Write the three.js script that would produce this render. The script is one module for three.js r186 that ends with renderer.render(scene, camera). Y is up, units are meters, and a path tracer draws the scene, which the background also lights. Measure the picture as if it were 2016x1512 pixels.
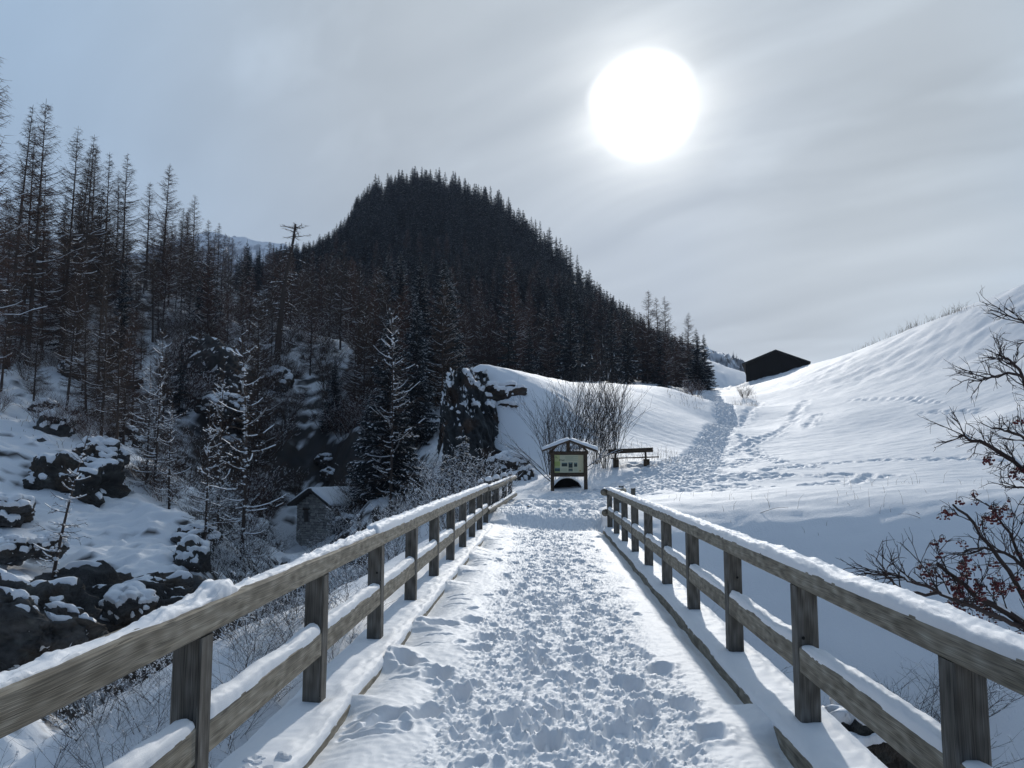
import * as THREE from 'three';
import { mergeGeometries, mergeVertices } from 'three/addons/utils/BufferGeometryUtils.js';
import { createNoise2D, createNoise3D } from 'simplex-noise';

// ------------------------------------------------------------------ camera
const EYE = 1.6, F = 1520, PITCH = Math.atan(162 / F), YAW = Math.atan(67 / F * Math.cos(PITCH));
const camera = new THREE.PerspectiveCamera(2 * Math.atan(756 / F) * 180 / Math.PI, 4 / 3, 0.1, 9000);
camera.position.set(0, EYE, 0);
camera.rotation.order = 'YXZ';
camera.rotation.set(PITCH, YAW, 0);
camera.updateMatrixWorld();
const scene = new THREE.Scene();
scene.fog = new THREE.FogExp2(new THREE.Color().setRGB(0.62, 0.74, 0.95), 0.00028);
const renderer = new THREE.WebGLRenderer({ antialias: true });
renderer.toneMapping = THREE.LinearToneMapping;
renderer.toneMappingExposure = 0.92;
renderer.shadowMap.enabled = true;

// a point of the place: along the sight line measured on the photograph, d metres along the bridge
function at(px, py, d) {
  const v = new THREE.Vector3((px - 1008) / F, -(py - 756) / F, -1).applyEuler(camera.rotation);
  return new THREE.Vector3(v.x * d / -v.z, EYE + v.y * d / -v.z, -d);
}

// ------------------------------------------------------------------ random, noise
function rng(seed) {
  let s = seed >>> 0;
  return () => { s = s + 0x6D2B79F5 | 0; let t = Math.imul(s ^ s >>> 15, 1 | s); t = t + Math.imul(t ^ t >>> 7, 61 | t) ^ t; return ((t ^ t >>> 14) >>> 0) / 4294967296; };
}
const n2 = createNoise2D(rng(11)), n2b = createNoise2D(rng(12)), n3 = createNoise3D(rng(13));
const sst = (a, b, x) => { const t = Math.min(1, Math.max(0, (x - a) / (b - a))); return t * t * (3 - 2 * t); };
const lerp = (a, b, t) => a + (b - a) * t;
const clamp = (x, a, b) => Math.min(b, Math.max(a, x));
function fbm(x, y, o = 4) { let a = 0, s = 1, w = 0.5; for (let i = 0; i < o; i++) { a += w * n2(x * s + i * 17.3, y * s - i * 9.1); s *= 2.03; w *= 0.5; } return a; }

// ------------------------------------------------------------------ sky and sun
const sunDir = at(1268, 212, 1).sub(new THREE.Vector3(0, EYE, 0)).normalize();
{
  const w = 2048, h = 1024, data = new Float32Array(w * h * 4);
  for (let j = 0; j < h; j++) {
    const el = ((j + 0.5) / h - 0.5) * Math.PI, ce = Math.cos(el), y = Math.sin(el);
    for (let i = 0; i < w; i++) {
      const az = ((i + 0.5) / w - 0.5) * 2 * Math.PI, x = ce * Math.cos(az), z = ce * Math.sin(az);
      const g = Math.acos(clamp(x * sunDir.x + y * sunDir.y + z * sunDir.z, -1, 1)) * 180 / Math.PI;
      const e = Math.max(0, el * 180 / Math.PI);
      // thin high cloud: broad veils and fine drawn-out streaks on a sheet overhead
      const k = 1 / (Math.max(y, 0) + 0.16), u = x * k, v = z * k;
      const veil = 0.5 + 0.5 * fbm(u * 0.55 + 3, v * 0.55 - 1, 4) * 1.6;
      const su = u * 0.8 + v * 0.6, sv = -u * 0.6 + v * 0.8;
      const warp = 0.35 * n2(u * 0.9, v * 0.9);
      const streak = fbm(su * 0.55 + warp, sv * 2.6 + warp, 5);
      const wisp = Math.max(0, fbm(su * 0.9 + 0.8 * warp + 7, sv * 2.9 - warp, 5)) * sst(-0.1, 0.5, n2(u * 0.35 + 2, v * 0.35 + 5));
      const blue = sst(16, 44, g) * (1 - 0.45 * sst(0.45, 0.9, veil));
      const away = sst(36, 92, g);
      const low = Math.exp(-e / 9);
      let r = lerp(0.56, 0.425, blue), gr = lerp(0.625, 0.58, blue), b = lerp(0.68, 0.765, blue);
      r = lerp(r, 0.105, away); gr = lerp(gr, 0.172, away); b = lerp(b, 0.285, away);
      const lift = (1 + 0.42 * low) * (1 + 0.14 * (veil - 0.5) + 0.08 * streak + 0.24 * wisp);
      r *= lift * (1 + 0.05 * low); gr *= lift; b *= lift;
      const glow = 0.62 * Math.exp(-Math.max(0, g - 3.2) / 1.7) + 0.36 * Math.exp(-g / 7.5);
      const edge = 3.25;
      const core = 3.0 * (1 - sst(1.4, 3.95, g + 0.7 * streak + 0.25 * (veil - 0.5)));
      const ray = glow * (1 + 0.55 * streak + 0.3 * (veil - 0.5));
      if (y < 0) { r = 0.50; gr = 0.56; b = 0.66; }
      const o = (j * w + i) * 4, s = y < 0 ? 0 : 1;
      data[o] = r + s * (ray + core); data[o + 1] = gr + s * (ray * 0.97 + core); data[o + 2] = b + s * (ray * 0.90 + core); data[o + 3] = 1;
    }
  }
  const sky = new THREE.DataTexture(data, w, h, THREE.RGBAFormat, THREE.FloatType);
  sky.mapping = THREE.EquirectangularReflectionMapping;
  sky.magFilter = THREE.LinearFilter; sky.minFilter = THREE.LinearFilter; sky.needsUpdate = true;
  scene.background = sky; scene.environment = sky;
}
const sun = new THREE.DirectionalLight(new THREE.Color().setRGB(1, 0.965, 0.91), 2.8);
sun.position.copy(sunDir).multiplyScalar(400); sun.target.position.set(0, 0, -60);
sun.position.add(sun.target.position);
sun.castShadow = true; sun.shadow.radius = 2.2;
sun.shadow.mapSize.set(4096, 4096);
Object.assign(sun.shadow.camera, { left: -160, right: 160, top: 160, bottom: -160, near: 10, far: 900 });
scene.add(sun, sun.target);

// ------------------------------------------------------------------ textures and materials
function texture(w, h, fn, srgb) {
  const d = new Uint8Array(w * h * 4);
  for (let j = 0; j < h; j++) for (let i = 0; i < w; i++) { const c = fn(i / w, j / h), o = (j * w + i) * 4; d[o] = c[0]; d[o + 1] = c[1]; d[o + 2] = c[2]; d[o + 3] = 255; }
  const t = new THREE.DataTexture(d, w, h); t.wrapS = t.wrapT = THREE.RepeatWrapping;
  t.magFilter = THREE.LinearFilter; t.minFilter = THREE.LinearMipmapLinearFilter; t.generateMipmaps = true;
  if (srgb) t.colorSpace = THREE.SRGBColorSpace; t.needsUpdate = true; return t;
}
// tileable noise: the plane is wrapped on a torus
const n4 = (() => { const f = createNoise3D(rng(5)); return (u, v, fx, fy, s = 0) => { const a = u * 2 * Math.PI, b = v * 2 * Math.PI; return 0.5 * (f(Math.cos(a) * fx + s, Math.sin(a) * fx, Math.cos(b) * fy) + f(Math.cos(b) * fy + 31 + s, Math.sin(b) * fy, Math.sin(a) * fx + 7)); }; })();
const g3 = v => { const c = clamp(v * 255, 0, 255); return [c, c, c]; };
const snowBump = texture(512, 512, (u, v) => g3(0.5 + 0.22 * n4(u, v, 4, 4) + 0.2 * n4(u, v, 11, 11, 3) + 0.2 * n4(u, v, 28, 28, 9)));
const woodGrain = (u, v) => {
  const bend = 0.22 * n4(u, v, 0.5, 0.8, 1);
  const fine = n4(u, v + bend * 0.10, 1.0, 30, 2), mid = n4(u, v + bend * 0.12, 0.5, 10, 6), blot = n4(u, v, 1.6, 1.2, 8);
  const crack = sst(0.46, 0.7, n4(u, v + bend * 0.1, 1.1, 17, 14));
  const hair = n4(u, v + bend * 0.10, 1.6, 64, 21);
  return { fine, mid, blot, crack, hair };
};
const woodMap = texture(1024, 1024, (u, v) => { const w = woodGrain(u, v), k = clamp(0.72 + 0.13 * w.fine + 0.14 * w.hair + 0.12 * w.mid + 0.20 * w.blot - 0.40 * w.crack, 0, 1); return [255 * k, 255 * k * (0.965 + 0.02 * w.blot), 255 * k * (0.90 + 0.05 * w.blot)]; }, true);
const woodBump = texture(1024, 1024, (u, v) => { const w = woodGrain(u, v); return g3(0.6 + 0.12 * w.fine + 0.12 * w.hair + 0.12 * w.mid - 0.5 * w.crack); });
const rockBump = texture(512, 512, (u, v) => g3(0.5 + 0.25 * Math.abs(n4(u, v, 3, 3)) + 0.2 * n4(u, v, 9, 5, 3) + 0.18 * n4(u, v, 20, 14, 9)));
const C = (r, g, b) => new THREE.Color().setRGB(r, g, b);
const std = o => new THREE.MeshStandardMaterial(o);
const rep = (t, a, b) => { const c = t.clone(); c.repeat.set(a, b); c.needsUpdate = true; return c; };
const SNOW = [0.90, 0.91, 0.925];
const M = {
  snow: std({ color: C(...SNOW), roughness: 0.62, bumpMap: snowBump, bumpScale: 0.010, name: 'snow' }),
  snowFine: std({ color: C(...SNOW), roughness: 0.6, bumpMap: rep(snowBump, 3, 3), bumpScale: 0.0014, name: 'snow crust' }),
  snowPlain: std({ color: C(...SNOW), roughness: 0.7, name: 'snow on branches' }),
  ground: std({ color: 0xffffff, vertexColors: true, roughness: 0.66, bumpMap: snowBump, bumpScale: 0.012, name: 'snowy ground' }),
  wood: std({ color: C(0.50, 0.475, 0.42), map: woodMap, roughness: 0.8, bumpMap: woodBump, bumpScale: 0.004, name: 'weathered wood' }),
  post: std({ color: C(0.25, 0.25, 0.25), map: woodMap, roughness: 0.85, bumpMap: woodBump, bumpScale: 0.004, name: 'grey wood' }),
  brownWood: std({ color: C(0.17, 0.125, 0.09), map: woodMap, roughness: 0.85, bumpMap: woodBump, bumpScale: 0.004, name: 'brown wood' }),
  darkWood: std({ color: C(0.035, 0.027, 0.021), map: woodMap, roughness: 0.9, bumpMap: woodBump, bumpScale: 0.006, name: 'dark boards' }),
  roof: std({ color: C(0.05, 0.045, 0.04), roughness: 0.85, name: 'roofing' }),
  rock: std({ color: 0xffffff, vertexColors: true, roughness: 0.9, bumpMap: rockBump, bumpScale: 0.09, name: 'rock' }),
  stone: std({ color: 0xffffff, vertexColors: true, roughness: 0.9, bumpMap: rockBump, bumpScale: 0.02, name: 'wall stones' }),
  mortar: std({ color: C(0.17, 0.16, 0.145), roughness: 0.95, bumpMap: rockBump, bumpScale: 0.02, name: 'mortar' }),
  black: std({ color: C(0.012, 0.011, 0.010), roughness: 0.95, name: 'painted dark and knots' }),  // near black: painted darkness inside arch and window, also the knots
  larchBark: std({ color: C(0.072, 0.053, 0.042), roughness: 0.95, name: 'larch bark' }),
  larchTwig: std({ color: C(0.088, 0.056, 0.037), roughness: 0.95, name: 'larch twigs' }),
  larchTwigRed: std({ color: C(0.105, 0.054, 0.036), roughness: 0.95, name: 'reddish larch twigs' }),
  spruce: std({ color: C(0.013, 0.024, 0.029), roughness: 0.85, name: 'spruce needles' }),
  spruceBark: std({ color: C(0.03, 0.025, 0.022), roughness: 0.95, name: 'spruce bark' }),
  bush: std({ color: C(0.050, 0.040, 0.034), roughness: 0.9, name: 'bare twigs' }),
  rowan: std({ color: C(0.034, 0.021, 0.019), roughness: 0.85, name: 'rowan bark' }),
  berry: std({ color: C(0.12, 0.010, 0.013), roughness: 0.4, name: 'rowan berries' }),
  grass: std({ color: C(0.17, 0.12, 0.07), roughness: 0.9, side: THREE.DoubleSide, name: 'dry grass' }),
};

// ------------------------------------------------------------------ object helpers
const taken = new Map();
function numbered(name) { const n = taken.get(name) ?? 0; taken.set(name, n + 1); return n ? `${name}_${String(n).padStart(3, '0')}` : name; }
function shadows(o) { o.castShadow = true; o.receiveShadow = true; return o; }
function tag(o, label, category, group, kind) {
  o.userData = {}; if (label) o.userData.label = label; if (category) o.userData.category = category;
  if (group) o.userData.group = group; if (kind) o.userData.kind = kind; return o;
}
function thing(name, label, category, group, kind) { const g = new THREE.Group(); g.name = numbered(name); scene.add(g); return tag(g, label, category, group, kind); }
function part(name, geo, mat, parent, kind) { const m = shadows(new THREE.Mesh(geo, mat)); m.name = name; if (kind) m.userData.kind = kind; parent.add(m); return m; }
function solo(name, geo, mat, label, category, group, kind) { const m = shadows(new THREE.Mesh(geo, mat)); m.name = numbered(name); scene.add(m); return tag(m, label, category, group, kind); }

// collects vertices and triangles
class MB {
  constructor() { this.p = []; this.i = []; this.uv = []; this.c = []; }
  v(x, y, z, u = 0, w = 0) { this.p.push(x, y, z); this.uv.push(u, w); return this.p.length / 3 - 1; }
  tri(a, b, c) { this.i.push(a, b, c); }
  quad(a, b, c, d) { this.i.push(a, b, c, a, c, d); }
  t3(a, b, c) { const k = this.v(...a); this.v(...b); this.v(...c); this.i.push(k, k + 1, k + 2); }
  // tapered tube through points [x,y,z] with radii r
  tube(pts, rad, sides = 5, cap = true) {
    const up = new THREE.Vector3(), d = new THREE.Vector3(), a = new THREE.Vector3(), b = new THREE.Vector3();
    let prev = -1, len = 0;
    for (let k = 0; k < pts.length; k++) {
      const q0 = pts[Math.max(0, k - 1)], q1 = pts[Math.min(pts.length - 1, k + 1)];
      d.set(q1[0] - q0[0], q1[1] - q0[1], q1[2] - q0[2]).normalize();
      up.set(Math.abs(d.y) > 0.9 ? 1 : 0, Math.abs(d.y) > 0.9 ? 0 : 1, 0);
      a.crossVectors(up, d).normalize(); b.crossVectors(d, a);
      if (k) len += Math.hypot(pts[k][0] - pts[k - 1][0], pts[k][1] - pts[k - 1][1], pts[k][2] - pts[k - 1][2]);
      const first = this.p.length / 3;
      for (let s = 0; s < sides; s++) {
        const t = s / sides * 2 * Math.PI, c = Math.cos(t) * rad[k], e = Math.sin(t) * rad[k];
        this.v(pts[k][0] + a.x * c + b.x * e, pts[k][1] + a.y * c + b.y * e, pts[k][2] + a.z * c + b.z * e, len, s / sides * rad[k] * 6.28);
      }
      if (prev >= 0) for (let s = 0; s < sides; s++) { const s2 = (s + 1) % sides; this.quad(prev + s, prev + s2, first + s2, first + s); }
      if (cap && (k === 0 || k === pts.length - 1)) { const m = this.v(...pts[k], len, 0); for (let s = 0; s < sides; s++) { const s2 = (s + 1) % sides; k ? this.tri(first + s, first + s2, m) : this.tri(first + s2, first + s, m); } }
      prev = first;
    }
  }
  geo(normals = true) {
    const g = new THREE.BufferGeometry();
    g.setAttribute('position', new THREE.Float32BufferAttribute(this.p, 3));
    g.setAttribute('uv', new THREE.Float32BufferAttribute(this.uv, 2));
    if (this.c.length) g.setAttribute('color', new THREE.Float32BufferAttribute(this.c, 3));
    g.setIndex(this.i);
    if (normals) g.computeVertexNormals();
    return g;
  }
}
// grid of (u, v) -> [x, y, z, s, t]
function sheet(nu, nv, fn, flip) {
  const p = new Float32Array((nu + 1) * (nv + 1) * 3), uv = new Float32Array((nu + 1) * (nv + 1) * 2), idx = new Uint32Array(nu * nv * 6);
  let k = 0, q = 0;
  for (let j = 0; j <= nv; j++) for (let i = 0; i <= nu; i++) { const r = fn(i, j); p[k * 3] = r[0]; p[k * 3 + 1] = r[1]; p[k * 3 + 2] = r[2]; uv[k * 2] = r[3]; uv[k * 2 + 1] = r[4]; k++; }
  for (let j = 0; j < nv; j++) for (let i = 0; i < nu; i++) { const a = j * (nu + 1) + i, b = a + 1, c = a + nu + 1, d = c + 1; if (flip) { idx.set([a, b, d, a, d, c], q); } else idx.set([a, d, b, a, c, d], q); q += 6; }
  const g = new THREE.BufferGeometry();
  g.setAttribute('position', new THREE.BufferAttribute(p, 3)); g.setAttribute('uv', new THREE.BufferAttribute(uv, 2));
  g.setIndex(new THREE.BufferAttribute(idx, 1)); g.computeVertexNormals(); return g;
}

// ------------------------------------------------------------------ the lie of the land
// measured points of the ground: [px, py, distance along the bridge] ...
const SEEN = [
  // meadow beyond the right railing, its bank and the trodden path
  [1300, 1000, 20.5], [1400, 1022, 19.8], [1500, 1028, 19.5], [1600, 1032, 19.2], [1800, 1036, 18.6], [2016, 1040, 17.8], [2300, 1045, 17],
  [1120, 990, 24], [1120, 968, 29], [1200, 945, 31.5], [1245, 908, 35], [1290, 955, 29], [1370, 915, 36], [1400, 880, 45], [1430, 840, 58], [1415, 805, 72], [1392, 781, 88],
  [1480, 960, 28], [1600, 960, 27.5], [1900, 960, 25], [1700, 905, 36], [2000, 900, 32], [2300, 900, 30], [1520, 850, 52], [1650, 820, 54], [1900, 830, 45], [2016, 800, 42], [2300, 760, 40],
  [1550, 765, 80], [1490, 775, 84], [1700, 740, 74], [1850, 722, 65], [2016, 695, 58], [1600, 718, 103], [1700, 690, 96], [1800, 645, 86], [1900, 605, 79], [2016, 563, 73], [2200, 500, 68], [2500, 400, 64],
  [1480, 752, 104], [1440, 768, 100],
  // mound in the middle
  [1380, 778, 82], [1310, 762, 67], [1230, 757, 60], [1150, 754, 54], [1060, 747, 49], [990, 744, 45.5], [955, 744, 44.5], [915, 737, 43.5], [1330, 830, 50], [1280, 870, 43], [1240, 895, 38], [1190, 830, 43], [1130, 860, 39], [1050, 840, 39.5], [1080, 930, 35], [1000, 930, 35], [960, 965, 33],
  // wooded hill, ground under the trees
  [1000, 748, 95], [1150, 752, 100], [1250, 752, 108], [1370, 768, 106], [800, 700, 112], [700, 690, 100], [900, 730, 95], [1100, 640, 150], [850, 600, 150], [1000, 600, 160], [700, 610, 160],
  [600, 575, 235], [540, 605, 235], [680, 452, 246], [720, 420, 250], [775, 404, 253], [830, 404, 255], [890, 411, 253], [950, 425, 250], [1000, 455, 244], [1050, 495, 238], [1140, 570, 220], [1250, 706, 190], [1340, 752, 150], [1400, 792, 125], [1430, 800, 150], [1460, 800, 180], [1400, 805, 200], [500, 610, 230],
  // bank beside the left railing
  [985, 1000, 20], [1010, 985, 24], [900, 1042, 18.5], [850, 1066, 17], [740, 1120, 14.5], [600, 1190, 12], [450, 1258, 10], [330, 1318, 9.6], [200, 1395, 9.2], [60, 1465, 8.6],
  // gorge and the hut's floor
  [570, 1085, 58], [620, 1092, 54], [600, 1095, 49], [540, 1092, 52], [700, 1045, 55], [760, 985, 50], [850, 1010, 38], [900, 985, 38], [800, 1040, 27], [480, 1115, 36], [410, 1115, 34], [560, 1010, 62], [640, 960, 66],
  // snowy ledge on the left and the slope above it
  [200, 985, 38], [300, 1000, 37.5], [390, 1030, 36], [150, 1060, 33], [280, 1080, 32], [370, 1090, 32], [60, 1140, 28.5], [140, 1150, 28.5], [230, 1150, 28.8], [350, 1150, 29], [0, 1010, 34], [-100, 1000, 33], [0, 1120, 27], [-20, 1390, 20], [-120, 1500, 15],
  [150, 875, 42], [0, 880, 39], [60, 828, 46], [-150, 830, 40], [280, 900, 46], [330, 960, 44], [400, 985, 46], [100, 700, 62], [250, 645, 76], [330, 590, 90], [180, 540, 88], [0, 560, 74], [-200, 520, 74], [100, 478, 112], [330, 530, 112], [-250, 420, 110], [300, 520, 150], [60, 480, 150],
  [450, 600, 130], [440, 620, 104], [410, 740, 66], [430, 830, 62], [480, 695, 78], [520, 640, 92], [560, 650, 86], [640, 682, 84], [720, 694, 87], [600, 800, 72], [540, 790, 70], [680, 870, 66], [560, 905, 66], [350, 800, 60], [300, 730, 66],
];
// ... and of ground that is hidden or behind: [x, y, distance]
const HIDDEN = [
  [3, -4.0, 14.4], [8, -4.0, 14.2], [14, -4.0, 13.2], [3, -5.6, 11.4], [8, -5.8, 11.4], [14, -5.8, 10.8], [22, -4.6, 10], [3, -5.6, 8], [9, -5.8, 7.5], [4, -3, 3], [9, -3.5, 3], [16, -3, 2], [30, -3, 4], [3, -1, 0], [9, -1.2, -2],
  [0, -0.8, -1], [-3, -1, 0], [0, -4.8, 8], [0, -4, 12], [0, -1.8, 16], [0, -0.15, 18.6], [1.6, -0.1, 18.6], [-2.1, -0.6, 14], [-2.1, -0.9, 11], [-2.4, -1.7, 8.5], [-2.2, -2.4, 6], [-4, -3, 6.2], [-6, -3.2, 6.3], [-3, -3.2, 4],
  [-12.5, -6, 40], [-10, -6.5, 30], [-9, -7, 24], [-10.5, -7, 20], [-8.5, -6, 15], [-9, -4.6, 9], [-11, -5, 2], [-12, -5, 13], [-14, -6.5, 25], [-15, -6, 18], [-18, -5.5, 14], [-11.5, -6.8, 26], [-7, -2.5, 30], [-7.5, -5.2, 36],
  [-7.5, -4, 44], [-8, -3, 50], [-6, 3, 52], [10, 8, 120], [38, 12, 120], [60, 10, 130], [90, 18, 110], [120, 24, 80], [100, 6, 30], [100, 0, 0], [100, 0, -40], [-100, 20, 40], [-140, 30, 40], [-100, 0, 0], [-100, 0, -40], [0, 0, -40], [30, -1, -10], [-30, -2, -10],
  [-30, 50, 330], [-120, 45, 330], [60, 20, 330], [140, 10, 330], [-45, 62, 290], [0, 55, 300], [70, 30, 250], [120, 10, 220], [-180, 50, 200], [-230, 40, 300], [-200, 55, 120], [200, 20, 200], [200, 25, 100], [200, 0, 0], [-200, 10, 0], [230, 0, 330], [-90, 36, 260],
];
const CTRL = [...SEEN.map(([a, b, d]) => { const p = at(a, b, d); return [p.x, p.y, d]; }), ...HIDDEN];
const rbf = (() => {
  const n = CTRL.length, A = [], phi = (dx, dz) => Math.sqrt(dx * dx + dz * dz + 1.4);
  for (let i = 0; i < n; i++) { const row = new Float64Array(n + 2); for (let j = 0; j < n; j++) row[j] = phi(CTRL[i][0] - CTRL[j][0], CTRL[i][2] - CTRL[j][2]) - (i === j ? 0.05 : 0); row[n] = 1; row[n + 1] = CTRL[i][1]; A.push(row); }
  const last = new Float64Array(n + 2); last.fill(1, 0, n); A.push(last);
  const m = n + 1;
  for (let c = 0; c < m; c++) {
    let p = c; for (let r = c + 1; r < m; r++) if (Math.abs(A[r][c]) > Math.abs(A[p][c])) p = r;
    [A[c], A[p]] = [A[p], A[c]];
    for (let r = 0; r < m; r++) if (r !== c && A[r][c]) { const f = A[r][c] / A[c][c]; for (let k = c; k <= m; k++) A[r][k] -= f * A[c][k]; }
  }
  const w = A.map((row, i) => row[m] / row[i]);
  return (x, d) => { let h = w[n]; for (let i = 0; i < n; i++) { const dx = x - CTRL[i][0], dz = d - CTRL[i][2]; h += w[i] * Math.sqrt(dx * dx + dz * dz + 1.4); } return h; };
})();

// distance to a polyline of [x, d], and the width there
function toLine(pts, x, d) {
  let best = 1e9, wid = 1;
  for (let k = 0; k + 1 < pts.length; k++) {
    const [ax, ad, aw = 1] = pts[k], [bx, bd, bw = 1] = pts[k + 1], ux = bx - ax, ud = bd - ad;
    const t = clamp(((x - ax) * ux + (d - ad) * ud) / (ux * ux + ud * ud), 0, 1), q = Math.hypot(x - ax - ux * t, d - ad - ud * t);
    if (q < best) { best = q; wid = lerp(aw, bw, t); }
  }
  return [best, wid];
}
const px2 = (a, b, d, w) => { const p = at(a, b, d); return [p.x, d, w]; };
const PATH = [[0.1, 17, 1.0], [0.1, 20, 1.05], px2(1120, 990, 24, 1.3), px2(1190, 972, 27, 1.5), px2(1290, 952, 30, 1.6), px2(1350, 922, 35, 1.3), px2(1385, 895, 41, 0.8), px2(1408, 870, 48, 0.68), px2(1432, 838, 58, 0.68), px2(1415, 805, 72, 0.75), px2(1392, 781, 88, 0.8), [20, 100, 0.9]];
// trodden tracks that leave the path over the meadow
const TRACKS = [
  [[1290, 965, 27.5], [1400, 985, 24.5], [1480, 990, 24]], [[1320, 940, 31], [1450, 935, 31.5], [1560, 912, 35.2], [1620, 918, 34.2]], [[1350, 958, 28.5], [1500, 935, 31.6], [1560, 934, 31.6]],
  [[1330, 965, 27.6], [1440, 960, 28.4], [1540, 966, 27.6], [1640, 960, 28.2], [1735, 948, 29.6], [1690, 938, 31], [1560, 938, 31.2], [1500, 938, 31.2]], [[1240, 980, 25.2], [1330, 985, 24.6], [1420, 975, 26]],
  [[1420, 895, 41], [1470, 870, 46], [1530, 850, 51], [1560, 825, 57], [1590, 790, 69]], [[1460, 860, 49], [1490, 890, 42], [1550, 905, 36.5]], [[1440, 850, 54], [1500, 800, 70], [1480, 775, 84], [1510, 750, 100]],
  [[1590, 842, 52], [1610, 815, 58]], [[1400, 905, 39], [1440, 920, 35.5], [1480, 900, 40]], [[1550, 910, 36], [1700, 912, 35.6], [1850, 916, 33.5], [2000, 925, 31]],
  [[1680, 788, 62], [1730, 792, 59], [1800, 800, 55], [1850, 808, 51]], [[1820, 818, 50], [1880, 812, 48], [1950, 815, 46]], [[1245, 912, 34], [1310, 910, 35.5], [1370, 905, 38]],
].map(t => t.map(p => px2(...p)));
// single footprints along those tracks, in cells of 2 m
const DENTS = new Map();
{
  const r = rng(77);
  TRACKS.forEach((t, q) => {
    for (let k = 0; k + 1 < t.length; k++) {
      const L = Math.hypot(t[k + 1][0] - t[k][0], t[k + 1][1] - t[k][1]), n = Math.ceil(L / (q < 5 ? 0.28 : 0.55));
      for (let i = 0; i < n; i++) {
        const s = i / n, wob = (i % 2 ? 1 : -1) * 0.16 + (r() - 0.5) * (q < 5 ? 1.0 : 0.2);
        const ux = (t[k + 1][0] - t[k][0]) / L, ud = (t[k + 1][1] - t[k][1]) / L;
        const x = lerp(t[k][0], t[k + 1][0], s) - ud * wob, d = lerp(t[k][1], t[k + 1][1], s) + ux * wob;
        const key = `${Math.floor(x / 2)},${Math.floor(d / 2)}`;
        if (!DENTS.has(key)) DENTS.set(key, []);
        DENTS.get(key).push([x, d, 0.15 + 0.10 * r() + 0.0025 * d, 0.08 + 0.10 * r()]);
      }
    }
  });
}
function dents(x, d) {
  let h = 0; const cx = Math.floor(x / 2), cd = Math.floor(d / 2);
  for (let i = -1; i <= 1; i++) for (let j = -1; j <= 1; j++) {
    const l = DENTS.get(`${cx + i},${cd + j}`); if (!l) continue;
    for (const [a, b, r, dep] of l) { const q = Math.hypot(x - a, d - b) / r; if (q < 1.7) h += q < 1 ? -dep * (1 - q * q) : dep * 0.3 * (1 - Math.abs(q - 1.3) / 0.4) * (q > 0.9 ? 1 : 0); }
  }
  return Math.max(h, -0.2);
}
const riseL = d => 0.0065 * Math.max(0, d), riseR = d => 0.0025 * Math.max(0, d);
const deckRise = (x, d) => lerp(riseL(d), riseR(d), clamp((x + 1.4) / 2.87, 0, 1));
// smooth height: used to stand things on
const coarse = new Map();
function ground(x, d) {
  let h = rbf(x, d);
  // the opening under the bridge
  const side = sst(2.3, 1.6, Math.abs(x - 0.05));
  if (side > 0 && d < 19) h = lerp(h, Math.min(h, -0.30 - Math.max(0, 18.4 - d) * 0.55, 9), side * sst(18.9, 18.3, d));
  return h;
}
const wooded = (x, d) => Math.max(sst(92, 112, d) * sst(60, 30, x - (d - 100) * 0.1) , sst(-9, -14, x + (d - 40) * 0.06) * sst(36, 44, d));
function relief(x, d, far) {
  let h = 0;
  const left = sst(-4, -9, x) * sst(14, 22, d), wood = wooded(x, d);
  // drifts and wind ripples
  h += 0.08 * fbm(x * 0.16, d * 0.16, 2);
  if (far < 90) h += (0.022 * n2(x * 0.45 + d * 0.1, d * 1.3) + 0.012 * n2(x * 1.3, d * 3.6 + x * 0.5)) * (1 - 0.5 * wood);
  // broken ground on the left and in the woods
  if (left + wood > 0) { const k = Math.max(left * 0.8, wood); h += k * (0.55 * fbm(x * 0.22 + 5, d * 0.22, 4) + 0.25 * Math.max(0, n2(x * 0.8, d * 0.8)) + 0.12 * n2(x * 1.9, d * 1.9)); }
  // rough crest of the hill on the right
  const cr = sst(22, 30, x) * sst(60, 68, d) * sst(96, 84, d); if (cr > 0) h += cr * (0.14 * fbm(x * 0.22, d * 0.3, 3) + 0.05 * n2(x * 0.9, d * 1.4) * sst(-0.1, 0.5, n2(x * 0.09, d * 0.09 + 4)));
  if (x > -3 && d > 17 && d < 105) {
    const [q, w] = toLine(PATH, x, d), e = w * (1 + 0.25 * n2(x * 1.1, d * 1.1));
    const k = sst(e * 1.35, e * 0.95, q);
    if (k > 0) h -= k * 0.16;
    if (d < 75 && x > -1) h += dents(x, d) * (1 - k);
  }
  return h;
}
const surf = (x, d) => ground(x, d) + relief(x, d, 50);

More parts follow.
